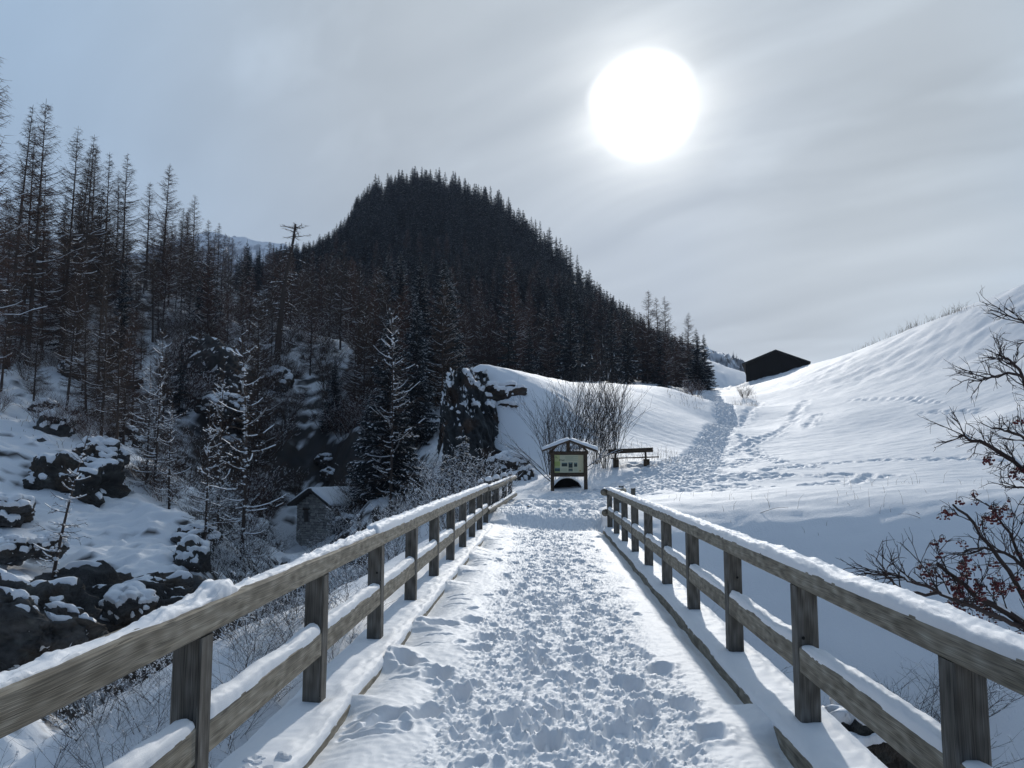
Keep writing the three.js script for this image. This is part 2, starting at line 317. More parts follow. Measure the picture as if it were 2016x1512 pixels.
// steps that grow from a fine middle outwards
function steps(from, to, size) { const a = [from]; let x = from; while (x < to) { x += size(x); a.push(x); } return a; }
{
  const xs = steps(-230, 230, x => x < -4 ? Math.max(0.13, (-4 - x) * 0.011 + 0.13) : x < 12 ? 0.115 : (x - 12) * 0.011 + 0.115);
  const ds = steps(-40, 345, d => d < 2 ? 1.2 : d < 17 ? 0.16 : d < 45 ? 0.115 + (d - 17) * 0.0022 : d < 120 ? 0.18 + (d - 45) * 0.010 : 0.93 + (d - 120) * 0.02);
  const nu = xs.length - 1, nv = ds.length - 1;
  // the smooth height on a coarse net first, then interpolated
  const cx = steps(-232, 232, x => 0.4 + Math.abs(x) * 0.02), cd = steps(-42, 350, d => 0.4 + Math.abs(d - 15) * 0.012);
  const net = cd.map(d => Float32Array.from(cx, x => rbf(x, d)));
  const find = (a, v, k) => { while (k + 2 < a.length && a[k + 1] < v) k++; return k; };
  const hs = new Float32Array((nu + 1) * (nv + 1));
  let kd = 0;
  for (let j = 0; j <= nv; j++) {
    kd = find(cd, ds[j], kd); const td = (ds[j] - cd[kd]) / (cd[kd + 1] - cd[kd]); let kx = 0;
    for (let i = 0; i <= nu; i++) {
      kx = find(cx, xs[i], kx); const tx = (xs[i] - cx[kx]) / (cx[kx + 1] - cx[kx]), x = xs[i], d = ds[j];
      let h = lerp(lerp(net[kd][kx], net[kd][kx + 1], tx), lerp(net[kd + 1][kx], net[kd + 1][kx + 1], tx), td);
      const side = sst(2.3, 1.6, Math.abs(x - 0.05));
      if (side > 0 && d < 19) h = lerp(h, Math.min(h, -0.30 - Math.max(0, 18.4 - d) * 0.55), side * sst(18.9, 18.3, d));
      hs[j * (nu + 1) + i] = h + relief(x, d, Math.hypot(x, d));
    }
  }
  const g = sheet(nu, nv, (i, j) => [xs[i], hs[j * (nu + 1) + i], -ds[j], xs[i] * 0.7, ds[j] * 0.7], true);
  // what lies bare of snow: rock and earth on steep and broken ground
  const nn = g.attributes.normal, col = new Float32Array(nn.count * 3);
  for (let j = 0, k = 0; j <= nv; j++) for (let i = 0; i <= nu; i++, k++) {
    const x = xs[i], d = ds[j], ny = nn.getY(k), left = sst(-5, -9, x) * sst(14, 20, d), wood = wooded(x, d);
    const slope = Math.sqrt(Math.max(0, 1 - ny * ny)) / Math.max(ny, 0.05);
    const grain = 0.35 * n2(x * 0.9, d * 0.9) + 0.35 * n2(x * 2.7, d * 2.7 + 3) + 0.15 * n2(x * 7, d * 7);
    let bare = Math.max(left, wood) * sst(0.62, 0.74, slope * 0.65 + grain * 0.62 + 0.30 * wood * sst(92, 108, d) + 0.16 * sst(38, 46, d) * wood);
    
    if (d < 70 && x < -4) bare *= sst(0.75, 1.1, slope + 0.3 * grain);
    if (x > 22) bare = 0;
    const t = 0.5 + 0.5 * n2b(x * 0.6, d * 0.6), rk = 0.75 + 0.5 * n2(x * 3.1, d * 3.1);
    col[k * 3] = lerp(SNOW[0], lerp(0.030, 0.055, t) * rk, bare); col[k * 3 + 1] = lerp(SNOW[1], lerp(0.031, 0.040, t) * rk, bare); col[k * 3 + 2] = lerp(SNOW[2], lerp(0.034, 0.028, t) * rk, bare);
  }
  g.setAttribute('color', new THREE.BufferAttribute(col, 3));
  solo('ground', g, M.ground, 'snow covered mountain ground with meadow, gorge and wooded slopes', 'ground', null, 'structure');
}

// the trodden path over the meadow: a band of its own, fine enough for its clods and footprints
{
  const cv = new THREE.CatmullRomCurve3(PATH.slice(1).map(([x, d, w]) => new THREE.Vector3(x, w, -d))), L = 92, nu = Math.round(L / 0.085), nv = 54, W = [];
  const pts = cv.getSpacedPoints(nu);
  const g = sheet(nv, nu, (i, j) => {
    const a = pts[Math.max(0, j - 1)], b = pts[Math.min(nu, j + 1)], c = pts[j], l = Math.hypot(b.x - a.x, b.z - a.z), tx = (b.x - a.x) / l, tz = (b.z - a.z) / l, w = c.y * 1.5;
    const s = (i / nv - 0.5) * 2, x = c.x - tz * s * w, d = -(c.z + tx * s * w), k = 1 - sst(0.55, 1, Math.abs(s) + 0.12 * n2(x * 1.3, d * 1.3));
    const rough = 0.050 * n2(x * 2.3, d * 2.3) + 0.045 * (1 - 2 * Math.abs(n2b(x * 3.6, d * 3.6))) + 0.028 * n2(x * 7.5, d * 7.5) + 0.012 * n2b(x * 14, d * 14);
    return [x, ground(x, d) + 0.08 * fbm(x * 0.16, d * 0.16, 2) + lerp(-0.20, -0.05 + rough * (1.15 + 0.012 * (d - 20)), k), -d, x * 0.8, d * 0.8];
  });
  solo('trodden_path', g, M.snow, 'narrow trodden path winding up the snowy meadow to the crest', 'path', null, 'structure');
}

// far mountains
function mountain(label, crest, depth, drop, seed, name) {
  const nn = createNoise2D(rng(seed)), nu = 300, nv = 120;
  const g = sheet(nu, nv, (i, j) => {
    const s = i / nu * (crest.length - 1), k = Math.min(crest.length - 2, Math.floor(s)), t = s - k, c = crest[k], e = crest[k + 1];
    const p = at(lerp(c[0], e[0], t), lerp(c[1], e[1], t), lerp(c[2], e[2], t)), v = j / nv;   // 0 crest .. 1 foot (towards the bridge)
    let a = 0, w = 1; for (let o = 0; o < 6; o++) { a += w * (1 - 2 * Math.abs(nn(i / nu * 3 * 2 ** o, v * 4 * 2 ** o))); w *= 0.5; }
    const amp = drop * 0.07 * (0.12 + 0.88 * sst(0, 0.25, v));
    return [p.x + nn(i * 0.025, v * 3) * drop * 0.02, p.y - drop * v + a * amp, p.z + depth * v, i * 0.3, j * 0.3];
  });
  const nor = g.attributes.normal, pos = g.attributes.position, col = new Float32Array(nor.count * 3);
  for (let k = 0; k < nor.count; k++) {
    const n = nn(pos.getX(k) * 0.02, pos.getZ(k) * 0.02 + pos.getY(k) * 0.05), m = nn(pos.getX(k) * 0.07, pos.getY(k) * 0.09);
    const bare = 0.85 * sst(0.1, 0.45, n * 0.6 + m * 0.5 - (nor.getY(k) - 0.72) * 1.6);
    for (let c = 0; c < 3; c++) col[k * 3 + c] = lerp(SNOW[c], [0.10, 0.11, 0.13][c], bare);
  }
  g.setAttribute('color', new THREE.BufferAttribute(col, 3));
  return solo(name, g, M.ground, label, 'mountain', null, 'structure');
}
mountain('distant snowy mountain ridge behind the larches on the left', [[250, 520, 1500], [340, 478, 1500], [400, 460, 1480], [425, 459, 1480], [446, 469, 1470], [472, 467, 1450], [500, 475, 1440], [530, 478, 1430], [580, 492, 1400], [700, 520, 1350]], 500, 380, 21, 'mountain');
const farSlope = mountain('snowy mountainside dotted with small trees behind the dark barn', [[1250, 660, 640], [1380, 684, 620], [1412, 692, 610], [1440, 704, 600], [1475, 718, 590], [1540, 742, 570], [1640, 780, 540]], 300, 130, 22, 'mountain');

// ------------------------------------------------------------------ the footbridge
// a sawn timber from a to b: chamfered, slightly uneven; w across, h high
function timber(a, b, w, h, seed, ch = 0.008, step = 0.3) {
  const r = rng(seed), A = new THREE.Vector3(...a), B = new THREE.Vector3(...b), d = B.clone().sub(A), L = d.length(); d.normalize();
  const up = Math.abs(d.y) > 0.8 ? new THREE.Vector3(0, 0, -1) : new THREE.Vector3(0, 1, 0), s = new THREE.Vector3().crossVectors(d, up).normalize(), u = new THREE.Vector3().crossVectors(s, d);
  const W = w / 2, H = h / 2, ring = [[-W + ch, -H], [W - ch, -H], [W, -H + ch], [W, H - ch], [W - ch, H], [-W + ch, H], [-W, H - ch], [-W, -H + ch]];
  const per = []; let q = 0; for (let k = 0; k <= 8; k++) { per.push(q); const m = ring[k % 8], n = ring[(k + 1) % 8]; q += Math.hypot(n[0] - m[0], n[1] - m[1]); }
  const mb = new MB(), n = Math.max(1, Math.round(L / step)), ou = r() * 7, ov = r() * 5, ph = r() * 50;
  for (let f = 0; f < 4; f++) { // long faces and their chamfers, each with own corners
    for (let e = 0; e < 2; e++) {
      const k = f * 2 + e, m = ring[k], nx = ring[(k + 1) % 8]; let prev = -1;
      for (let i = 0; i <= n; i++) {
        const t = i / n, wob = x => 0.0025 * n2(ph + x * 3, t * L * 1.3);
        const c = A.clone().addScaledVector(d, t * L), P = [m, nx].map((o, z) => c.clone().addScaledVector(s, o[0] + wob(k + z)).addScaledVector(u, o[1] + wob(k + z + 9)));
        const i0 = mb.v(P[0].x, P[0].y, P[0].z, ou + t * L / 1.6, ov + per[k] / 0.35); mb.v(P[1].x, P[1].y, P[1].z, ou + t * L / 1.6, ov + per[k + 1] / 0.35);
        if (prev >= 0) mb.quad(prev, prev + 1, i0 + 1, i0);
        prev = i0;
      }
    }
  }
  for (const e of [0, 1]) { const c = e ? B : A, k0 = mb.p.length / 3; ring.forEach(o => { const P = c.clone().addScaledVector(s, o[0]).addScaledVector(u, o[1]); mb.v(P.x, P.y, P.z, ou + o[0] / 0.5, ov + o[1] / 0.5); }); for (let k = 1; k < 7; k++) e ? mb.tri(k0, k0 + k + 1, k0 + k) : mb.tri(k0, k0 + k, k0 + k + 1); }
  return mb.geo();
}
// snow lying on a long narrow top: path(s) -> [x, y, z] of the middle of the top, s in metres; wide and high are functions of s
function snowCap(L, path, wide, high, seed, o = {}) {
  const step = o.step ?? 0.02, nu = Math.max(6, Math.round(L / step)), nv = o.across ?? 14, rough = o.rough ?? 1, end = o.end ?? 0.05, shift = o.shift ?? (() => 0);
  return sheet(nv, nu, (i, j) => {
    const s = j / nu * L, q = Math.min(1, Math.min(s, L - s) / end), rnd = Math.sqrt(Math.max(0, 1 - (1 - q) ** 2)) * 0.96 + 0.04;
    const p = path(s), a = i / nv * Math.PI, w = wide(s) * (0.75 + 0.25 * rnd), h = high(s) * rnd;
    const cx = Math.cos(a), sx = Math.sin(a), bulge = Math.sign(cx) * Math.pow(Math.abs(cx), 0.75);
    const k = s * 1.0 + seed * 13, edge = 0.0035 * n2(k * 5, i < nv / 2 ? 1 : 5) + 0.0016 * n2(k * 17, i < nv / 2 ? 2 : 7);
    const lump = rough * (0.007 * n3(k * 3.5, i * 0.25, seed) + 0.0036 * n3(k * 11, i * 0.45, seed + 4) + 0.0014 * n3(k * 30, i * 0.9, seed));
    const y = Math.pow(sx, 0.55) * (h + lump * (h > 0.02 ? 1.6 : 0.6)) - 0.012 * (1 - sx);
    const x = p[0] + shift(s) + bulge * (-w / 2) * (1 + 0.10 * sx * (o.over ?? 0)) - Math.sign(cx) * edge * rough;
    return [x, p[1] + y, p[2], s * 1.7, a * 0.1 + p[0]];
  }, true);
}
const XL = -1.40, XR = 1.47, PW = 0.12;
const postL = i => 3.17 + 1.735 * i, postR = i => 2.96 + 1.765 * i;
// deck and kerbs
{
  const br = thing('footbridge', 'wooden footbridge whose trodden snowy deck leads to the info board', 'bridge');
  part('deck', timber([0.05, -0.21, 4], [0.05, -0.16, -18.7], 3.3, 0.22, 1), M.brownWood, br);
  for (const [x, s] of [[-1.2, 3], [1.25, 4]]) part('girder', timber([x, -0.55, 4], [x, -0.5, -18.6], 0.3, 0.4, s), M.brownWood, br);
  for (const [x0, k, rise, s] of [[-1.25 - 0.075, -1, riseL, 5], [1.35 + 0.075, 1, riseR, 6]]) {
    for (let q = 0; q < 5; q++) { const d0 = -3 + q * 4.35, d1 = d0 + 4.34; part('kerb_beam', timber([x0, -0.035 + rise(d0), -d0], [x0, -0.035 + rise(d1), -Math.min(d1, 18.75)], 0.15, 0.19, s * 10 + q), M.wood, br); }
  }
  const r = rng(9);
  part('kerb_snow', snowCap(17.5, s => [-1.45, 0.055 + riseL(1.4 + s), -1.4 - s], s => 0.40 + 0.012 * n2(s * 0.6, 3), s => 0.065 + 0.014 * n2(s * 0.7, 1) + 0.007 * n2(s * 2.4, 5), 3, { across: 26, end: 0.3, step: 0.025, rough: 0.8 }), M.snowFine, br);
  part('kerb_snow', snowCap(17.5, s => [1.545, 0.055 + riseR(1.4 + s), -1.4 - s], s => 0.385 + 0.015 * n2(s * 0.6, 13), s => 0.05 + 0.012 * n2(s * 0.7, 11), 8, { across: 24, end: 0.12, step: 0.025, rough: 0.7 }), M.snowFine, br);
  // clods of snow fallen on the left kerb
  const clod = (x, y, d, R, seed) => { const g = new THREE.IcosahedronGeometry(R, 3), p = g.attributes.position; for (let k = 0; k < p.count; k++) { const v = new THREE.Vector3().fromBufferAttribute(p, k), f = 1 + 0.35 * n3(v.x / R * 0.9 + seed, v.y / R * 0.9, v.z / R * 0.9) + 0.12 * n3(v.x / R * 3 + seed, v.y / R * 3, v.z / R * 3); p.setXYZ(k, v.x * f + x, v.y * f * 0.75 + y, v.z * f - d); } g.computeVertexNormals(); return g; };
  part('snow_clod', mergeGeometries([clod(-1.36, 0.14, 3.72, 0.085, 1), clod(-1.44, 0.13, 3.58, 0.07, 2), clod(-1.33, 0.13, 4.0, 0.05, 3), clod(-1.45, 0.12, 3.95, 0.06, 4)]), M.snowFine, br);
}
// trodden snow on the deck
{
  const r = rng(31), prints = [], cell = 0.5, hash = new Map();
  const add = (x, d, ang, len, wid, dep) => prints.push([x, d, Math.cos(ang), Math.sin(ang), len, wid, dep]);
  for (let k = 0; k < 900; k++) { const d = 2.5 + 18 * r(), x = 0.08 + (r() + r() + r() - 1.5) * 0.72; add(x, d, (r() - 0.5) * 1.2, 0.07 + 0.05 * r(), 0.032 + 0.018 * r(), 0.010 + 0.026 * r()); }
  for (const [px, py, dep, a] of [[860, 1345, 0.10, 0.2], [800, 1325, 0.08, -0.5], [840, 1425, 0.10, 0.4], [905, 1375, 0.08, 0.1], [960, 1265, 0.07, 0], [1000, 1430, 0.07, 0.2], [1245, 1360, 0.07, 0.1], [1300, 1330, 0.06, 0.3], [1345, 1400, 0.06, -0.2], [940, 1290, 0.06, 0.5], [870, 1250, 0.05, 1.2], [1130, 1290, 0.06, 0], [1270, 1410, 0.06, 0.1], [930, 1235, 0.05, 0.3], [1215, 1450, 0.07, 0.2], [760, 1440, 0.06, 0.5], [1400, 1460, 0.06, 0.2], [1080, 1470, 0.07, 0.1]]) { const q = at(px, py, 1), t = EYE / (EYE - q.y); add(q.x * t, t, a, 0.17, 0.085, dep); }
  for (const [lane, dir] of [[-0.42, 1], [0.05, -1], [0.42, 1], [0.62, -1]]) for (let d = 3 + r(), k = 0; d < 18; d += 0.62 + 0.16 * r(), k++) { const a = (k % 2 ? 0.16 : -0.16) * dir + (r() - 0.5) * 0.3; if (r() < 0.45) continue; add(lane + (k % 2 ? 0.10 : -0.10) + 0.12 * (r() - 0.5), d, a, 0.135, 0.05, 0.022 + 0.02 * r()); }
  for (let k = 0; k < 46; k++) add(-1.12 + 0.14 * r(), 4.2 + 14 * r(), 1.2 + 0.5 * r(), 0.14, 0.035, 0.018 * r() + 0.006);
  for (const p of prints) for (let i = -1; i <= 1; i++) for (let j = -1; j <= 1; j++) { const key = (Math.floor(p[0] / cell) + i) * 1000 + Math.floor(p[1] / cell) + j; if (!hash.has(key)) hash.set(key, []); hash.get(key).push(p); }
  const bare = [[3.0, 5.0], [5.3, 6.0], [6.7, 7.3], [7.9, 9.6], [10.2, 11.0], [11.6, 12.6], [14.0, 15.6]];
  const deckSnow = (x, d) => {
    const mid = sst(1.0 + 0.22 * n2(d * 0.8, 2), 0.62 + 0.18 * n2(d * 0.9, 8), Math.abs(x - 0.10));
    const wx = x + 0.05 * n2(x * 4, d * 4), wd = d + 0.05 * n2b(x * 4, d * 4);
    let churn = 0.008 * (1 - 2 * Math.abs(n2(wx * 3.1, wd * 2.6))) + 0.005 * n2(wx * 6.5, wd * 6) + 0.012 * (Math.abs(n2b(wx * 8, wd * 8)) - 0.28) + 0.013 * (Math.abs(n2b(wx * 15, wd * 15)) - 0.28) + 0.008 * (Math.abs(n2(wx * 28, wd * 28)) - 0.28) + 0.0035 * n2(x * 47, d * 47);
    const crumb = Math.max(0, n2b(x * 17 + 9, d * 17) - 0.45); churn += 0.016 * sst(0, 0.4, crumb); const cr2 = n2(x * 24 + 3, d * 24) - 0.45; churn += 0.007 * sst(0, 0.35, cr2);
    let h = 0.055 - 0.035 * mid + churn * (mid * 0.95 + 0.06) + 0.012 * n2(x * 1.3, d * 0.9) + (1 - mid) * (0.003 * n2(x * 4, d * 7) + 0.0025 * n2(x * 13, d * 13));
    const l = hash.get(Math.floor(x / cell) * 1000 + Math.floor(d / cell));
    if (l) for (const [a, b, c, s, len, wid, dep] of l) {
      const dx = x - a, dd = d - b, u = (dd * c + dx * s) / len, v = (dx * c - dd * s) / wid, q = Math.pow(u * u * u * u + v * v, 0.5);
      if (q < 2.2) h += q < 1 ? -dep * (1 - sst(0.72, 1, q)) : dep * 0.34 * sst(2.2, 1.25, q) * sst(0.9, 1.2, q) * (0.7 + 0.5 * n2(x * 9, d * 9));
    }
    let cov = 1; for (const [a, b] of bare) cov = Math.min(cov, 1 - sst(a - 0.25, a + 0.1, d) * sst(b + 0.25, b - 0.1, d));
    h += (0.105 * cov - 0.055) * Math.pow(sst(-0.92, -1.26, x), 1.5) + 0.025 * sst(-0.7, -1.1, x);
    const covR = sst(4.7, 4.95, d) * sst(5.5, 5.25, d);
    h += (0.10 * covR - 0.075) * sst(1.12, 1.36, x) + 0.012 * n2(d * 1.2, 4) * sst(1.1, 1.3, x);
    h += deckRise(x, d) - 0.02;
    if (d > 18.3) { const k = sst(18.4, 19.6, d); h = lerp(h, ground(x, d) + 0.08 * fbm(x * 0.16, d * 0.16, 2) - 0.03 + churn * 1.2 - 0.16 * sst(20.0, 20.8, d), k); }
    return h;
  };
  const xs = steps(-1.262, 1.362, () => 0.0115), ds = steps(2.9, 20.8, d => 0.0105 + (d - 2.9) * 0.0022);
  solo('trodden_snow', sheet(xs.length - 1, ds.length - 1, (i, j) => [xs[i], deckSnow(xs[i], ds[j]), -ds[j], xs[i] * 1.1, ds[j] * 1.1], true), M.snowFine, 'trampled snow with footprints covering the bridge deck between both railings', 'snow path', null, 'structure');
}
// railings: posts, rails in lengths, snow on every bay
function railing(side, label) {
  const t = thing('wooden_railing', label, 'railing');
  const X = side < 0 ? XL : XR, c = X + side * PW / 2, rise = side < 0 ? riseL : riseR, dp = side < 0 ? postL : postR, N = 10, seed = side < 0 ? 100 : 200;
  for (let i = -1; i < N; i++) { const d = dp(i) + 0.06, tw = 0.003 * n2(i * 3.1, seed); part('post', timber([c + tw, -0.5, -d], [c - tw, 0.882 + rise(d), -d], PW, PW, seed + i + 5), M.post, t); }
  const cuts = side < 0 ? [-2, dp(2) + 0.06, dp(5) + 0.06, dp(9) + 0.1] : [-2, dp(2) + 0.06, dp(5) + 0.06, dp(9) + 0.15];
  const rails = [];
  for (let k = 0; k < 3; k++) { const a = cuts[k] + 0.003, b = cuts[k + 1] - 0.003; rails.push(part('top_rail', timber([c, 0.942 + rise(a), -a], [c, 0.942 + rise(b), -b], 0.125, 0.118, seed + 40 + k), M.wood, t)); }
  for (let i = -1; i < N - 1; i++) {
    const a = dp(i) + 0.123, b = dp(i + 1) - 0.003;
    const low = part('lower_rail', timber([c - side * 0.012, 0.464 + rise(a), -a], [c - side * 0.012, 0.464 + rise(b), -b], 0.085, 0.15, seed + 60 + i), M.wood, t);
    const high = side < 0 ? 0.048 : 0.044;
    part('snow_cap', snowCap(b - a + 0.05, s => [c - side * 0.010, 0.539 + rise(a + s), -(a - 0.03) - s], s => 0.088 + 0.012 * n2(s * 1.4, i), s => high * (1 + 0.25 * n2(s * 1.1, i * 5 + side)) * (side > 0 && i < 1 ? sst(b - a + 0.05, b - a - 0.5, s) * 0.8 + 0.25 : 1), seed + i, { end: 0.07, over: 0.5, rough: 0.7 }), M.snowFine, low);
  }
  // knots and a bolt hole in the nearest posts
  for (const [i, h, o] of [[0, 0.32, 0.02], [0, 0.25, 0.03], [1, 0.6, -0.03], [-1, 0.3, 0.02], [2, 0.7, 0.02]]) { const k = new THREE.CylinderGeometry(0.010, 0.008, 0.006, 9); k.rotateX(Math.PI / 2); k.translate(c + o, h, -(dp(i) - 0.001)); part('knot', k, M.black, t); }
  // snow on the top rail
  const put = (a, b, wide, high, k, o) => part('snow_cap', snowCap(b - a, s => [c, 1.0 + rise(a + s), -a - s], s => wide(a + s), s => high(a + s), seed + 90 + k, o), M.snowFine, rails[k]);
  if (side > 0) cuts.slice(0, 3).forEach((a0, k) => { const a = Math.max(a0, 1.6), b = cuts[k + 1]; put(a - (k ? 0.02 : 0), b + (k < 2 ? 0.02 : 0), d => 0.128 + 0.008 * n2(d * 1.2, 6), d => 0.052 + 0.009 * n2(d * 0.9, 2) + 0.004 * n2(d * 3.1, 5), k, { end: k === 2 ? 0.07 : 0.012, over: 0.8, rough: 0.8, step: 0.014, across: 18 }); });
  else {
    const high = d => 0.75 * (0.014 + 0.014 * sst(2.9, 2.2, d) * (0.8 + 0.5 * n2(d * 2, 2)) + 0.034 * sst(2.75, 3.0, d) * sst(3.62, 3.52, d) * (0.9 + 0.4 * n2(d * 3.5, 9)) + 0.032 * sst(3.30, 3.42, d) * sst(3.6, 3.5, d) + 0.010 * sst(3.5, 3.7, d) * sst(4.5, 4.3, d) * (1 + n2(d * 4, 1)) + 0.026 * sst(4.5, 5.0, d) * (0.85 + 0.35 * n2(d * 3, 4)) + 0.02 * sst(5.9, 6.3, d)) + 0.012 * sst(3.2, 3.42, d) * sst(3.62, 3.52, d);
    put(1.3, 6.52, d => 0.082 + 0.03 * sst(2.7, 3.0, d) * sst(3.65, 3.5, d) + 0.022 * sst(4.6, 5.2, d) + 0.012 * n2(d * 3, 6), high, 0, { end: 0.06, over: 0.6, rough: 1.25, step: 0.012, across: 20, shift: d => -0.012 });
    put(6.50, cuts[2] + 0.01, d => 0.122 + 0.006 * n2(d, 4), d => 0.072 + 0.010 * n2(d * 0.8, 3), 1, { end: 0.05, over: 0.7, step: 0.014, across: 18 });
    put(cuts[2] - 0.01, cuts[3], d => 0.122 + 0.006 * n2(d, 4), d => 0.068 + 0.008 * n2(d * 0.8, 7), 2, { end: 0.09, over: 0.7, step: 0.016, across: 16 });
  }
}
railing(-1, 'grey timber railing on the left with clumpy snow on its top rail');
railing(1, 'grey timber railing on the right with an unbroken snow cap');

// ------------------------------------------------------------------ log fences at the far end of the bridge
function log(a, b, r0, r1, seed, sag = 0.02) {
  const mb = new MB(), n = 7, P = [], R = [];
  for (let k = 0; k <= n; k++) { const t = k / n; P.push([lerp(a[0], b[0], t) + 0.02 * n2(seed, t * 2), lerp(a[1], b[1], t) + 0.02 * n2(seed + 4, t * 2) - sag * Math.sin(t * Math.PI), lerp(a[2], b[2], t)]); R.push(lerp(r0, r1, t) * (1 + 0.05 * n2(t * 4, seed))); }
  mb.tube(P, R, 12); return mb.geo();
}
function dome(x, y, z, R, seed) { const g = new THREE.SphereGeometry(R, 14, 9), p = g.attributes.position; for (let k = 0; k < p.count; k++) { const v = new THREE.Vector3().fromBufferAttribute(p, k), f = 1 + 0.14 * n3(v.x / R + seed, v.y / R, v.z / R); p.setXYZ(k, x + v.x * f, y + v.y * f * 0.8, z + v.z * f); } g.computeVertexNormals(); return g; }
function logFence(label, posts, rails, capR) {
  const t = thing('log_fence', label, 'fence');
  posts.forEach(([x, d, top], k) => { const p = part('post', log([x, surf(x, d) - 0.4, -d], [x + 0.015, top, -d], 0.075, 0.068, 300 + k, 0), M.post, t); if (capR) part('snow_cap', dome(x + 0.015, top + 0.035, -d, capR, k), M.snowFine, p); });
  rails.forEach(([a, b, r], k) => { const p = part('log_rail', log(a, b, r, r * 0.9, 330 + k), M.wood, t); const L = Math.abs(b[2] - a[2]); if (L > 1) part('snow_cap', snowCap(L, s => [lerp(a[0], b[0], s / L), lerp(a[1], b[1], s / L) + r * 0.78, a[2] - s], () => r * 1.3, s => 0.022 + 0.012 * n2(s * 2, k), 340 + k, { end: 0.1, rough: 1.2 }), M.snowFine, p); });
}
{
  const pos = d => lerp(-1.42, -1.03, (d - 18.9) / 6.2);
  logFence('round log fence continuing the left railing with small snow caps', [19.8, 21.4, 23.2, 25.0].map(d => [pos(d) - 0.12, d, 1.22 + 0.022 * (d - 19)]), [[[pos(18.8), 1.06, -18.8], [pos(25.3), 1.235, -25.3], 0.075], [[pos(18.8), 0.50, -18.8], [pos(25.3), 0.70, -25.3], 0.08]], 0.09);
  const q = [at(945, 950, 21.5), at(972, 945, 23.5), at(993, 940, 26)];
  logFence('second log fence with snow capped posts slanting off behind the first', q.map(p => [p.x, -p.z, p.y]), [[[q[0].x - 0.2, q[0].y - 0.25, q[0].z + 0.2], [q[2].x, q[2].y - 0.25, q[2].z], 0.06], [[q[0].x - 0.2, q[0].y - 0.75, q[0].z + 0.2], [q[2].x, q[2].y - 0.75, q[2].z], 0.06]], 0.085);
  const e = [1.42, 0, -19.05], p2 = at(1221, 955, 21.2);
  logFence('short log fence with round log ends behind the right railing', [[p2.x, 21.2, p2.y], [p2.x + 0.5, 22.8, p2.y - 0.1]], [[[1.40, 0.99, -18.86], [p2.x + 0.1, p2.y - 0.16, -21.4], 0.085], [[1.42, 0.48, -18.86], [p2.x + 0.1, p2.y - 0.66, -21.4], 0.085]], 0.10);
}

// ------------------------------------------------------------------ rocks with snow lying on them
function rockGeo(R, sx, sy, sz, seed, detail = 20, rug = 1) {
  const src = new THREE.IcosahedronGeometry(1, detail); src.deleteAttribute('normal'); src.deleteAttribute('uv');
  const g = mergeVertices(src, 1e-4), p = g.attributes.position, nn = createNoise3D(rng(seed)), v = new THREE.Vector3(), base = g.clone(), q = base.attributes.position;
  for (let k = 0; k < p.count; k++) {
    v.fromBufferAttribute(p, k).normalize();
    const b = 1 + 0.26 * nn(v.x * 1.1, v.y * 1.1, v.z * 1.1) + 0.10 * nn(v.x * 2.3, v.y * 2.3, v.z * 2.3);
    const lay = v.x * 0.5 + v.y * 2.4 + v.z * 0.4; // layers of the slate
    const f = b + rug * (0.10 * (0.5 - Math.abs(nn(v.x * 2.6, lay * 1.2, v.z * 2.6))) + 0.075 * (0.5 - Math.abs(nn(v.x * 5, lay * 2.6, v.z * 5))) + 0.035 * (0.5 - Math.abs(nn(v.x * 11, lay * 5, v.z * 11))) + 0.012 * nn(v.x * 24, v.y * 24, v.z * 24));
    p.setXYZ(k, v.x * f * sx * R, v.y * f * sy * R, v.z * f * sz * R); q.setXYZ(k, v.x * b * sx * R, v.y * b * sy * R, v.z * b * sz * R);
  }
  g.computeVertexNormals(); base.computeVertexNormals(); return [g, base];
}
function finishRock([g, base], seed, tone, snowy = 0.62) {
  const nn = createNoise3D(rng(seed + 900)), p = g.attributes.position, q = base.attributes.position, bn = base.attributes.normal;
  const col = new Float32Array(p.count * 3), uv = new Float32Array(p.count * 2);
  for (let k = 0; k < p.count; k++) {
    const x = p.getX(k), y = p.getY(k), z = p.getZ(k), m = 0.75 + 0.4 * nn(x * 0.8, y * 1.5, z * 0.8) + 0.3 * nn(x * 3, y * 4, z * 3) + 0.2 * nn(x * 9, y * 9, z * 9), rust = sst(0.1, 0.6, nn(x * 0.5 + 9, y * 0.7, z * 0.5)), lich = sst(0.45, 0.7, nn(x * 2.2 + 30, y * 2.2, z * 2.2));
    for (let c = 0; c < 3; c++) col[k * 3 + c] = Math.max(0.008, m * lerp(lerp(tone[c], [0.080, 0.055, 0.034][c], rust * 0.65), [0.11, 0.115, 0.10][c], lich * 0.5));
    uv[k * 2] = x * 0.35 + z * 0.2; uv[k * 2 + 1] = y * 0.35 + z * 0.15;
  }
  g.setAttribute('color', new THREE.BufferAttribute(col, 3)); g.setAttribute('uv', new THREE.BufferAttribute(uv, 2));
  // the snow: the rock's rounded form, lifted where it lies and drawn in where it does not
  const s = base.clone(), sp = s.attributes.position;
  for (let k = 0; k < p.count; k++) {
    const x = q.getX(k), y = q.getY(k), z = q.getZ(k), nx = bn.getX(k), ny = bn.getY(k), nz = bn.getZ(k);
    const w = ny - snowy + 0.15 * nn(x * 0.7 + 4, y * 0.7, z * 0.7) + 0.06 * nn(x * 2.6, y * 2.6, z * 2.6) + 0.035 * nn(x * 7, y * 7, z * 7);
    const t = sst(-0.10, 0.16, w), lift = t * (0.17 + 0.05 * nn(x * 1.7, y, z * 1.7)) - 0.16 * (1 - t);
    sp.setXYZ(k, x + nx * lift * 0.55, y + lift * (0.5 + 0.5 * ny), z + nz * lift * 0.55);
  }
  s.setAttribute('uv', new THREE.BufferAttribute(uv.slice(), 2)); s.computeVertexNormals();
  return [g, s];
}
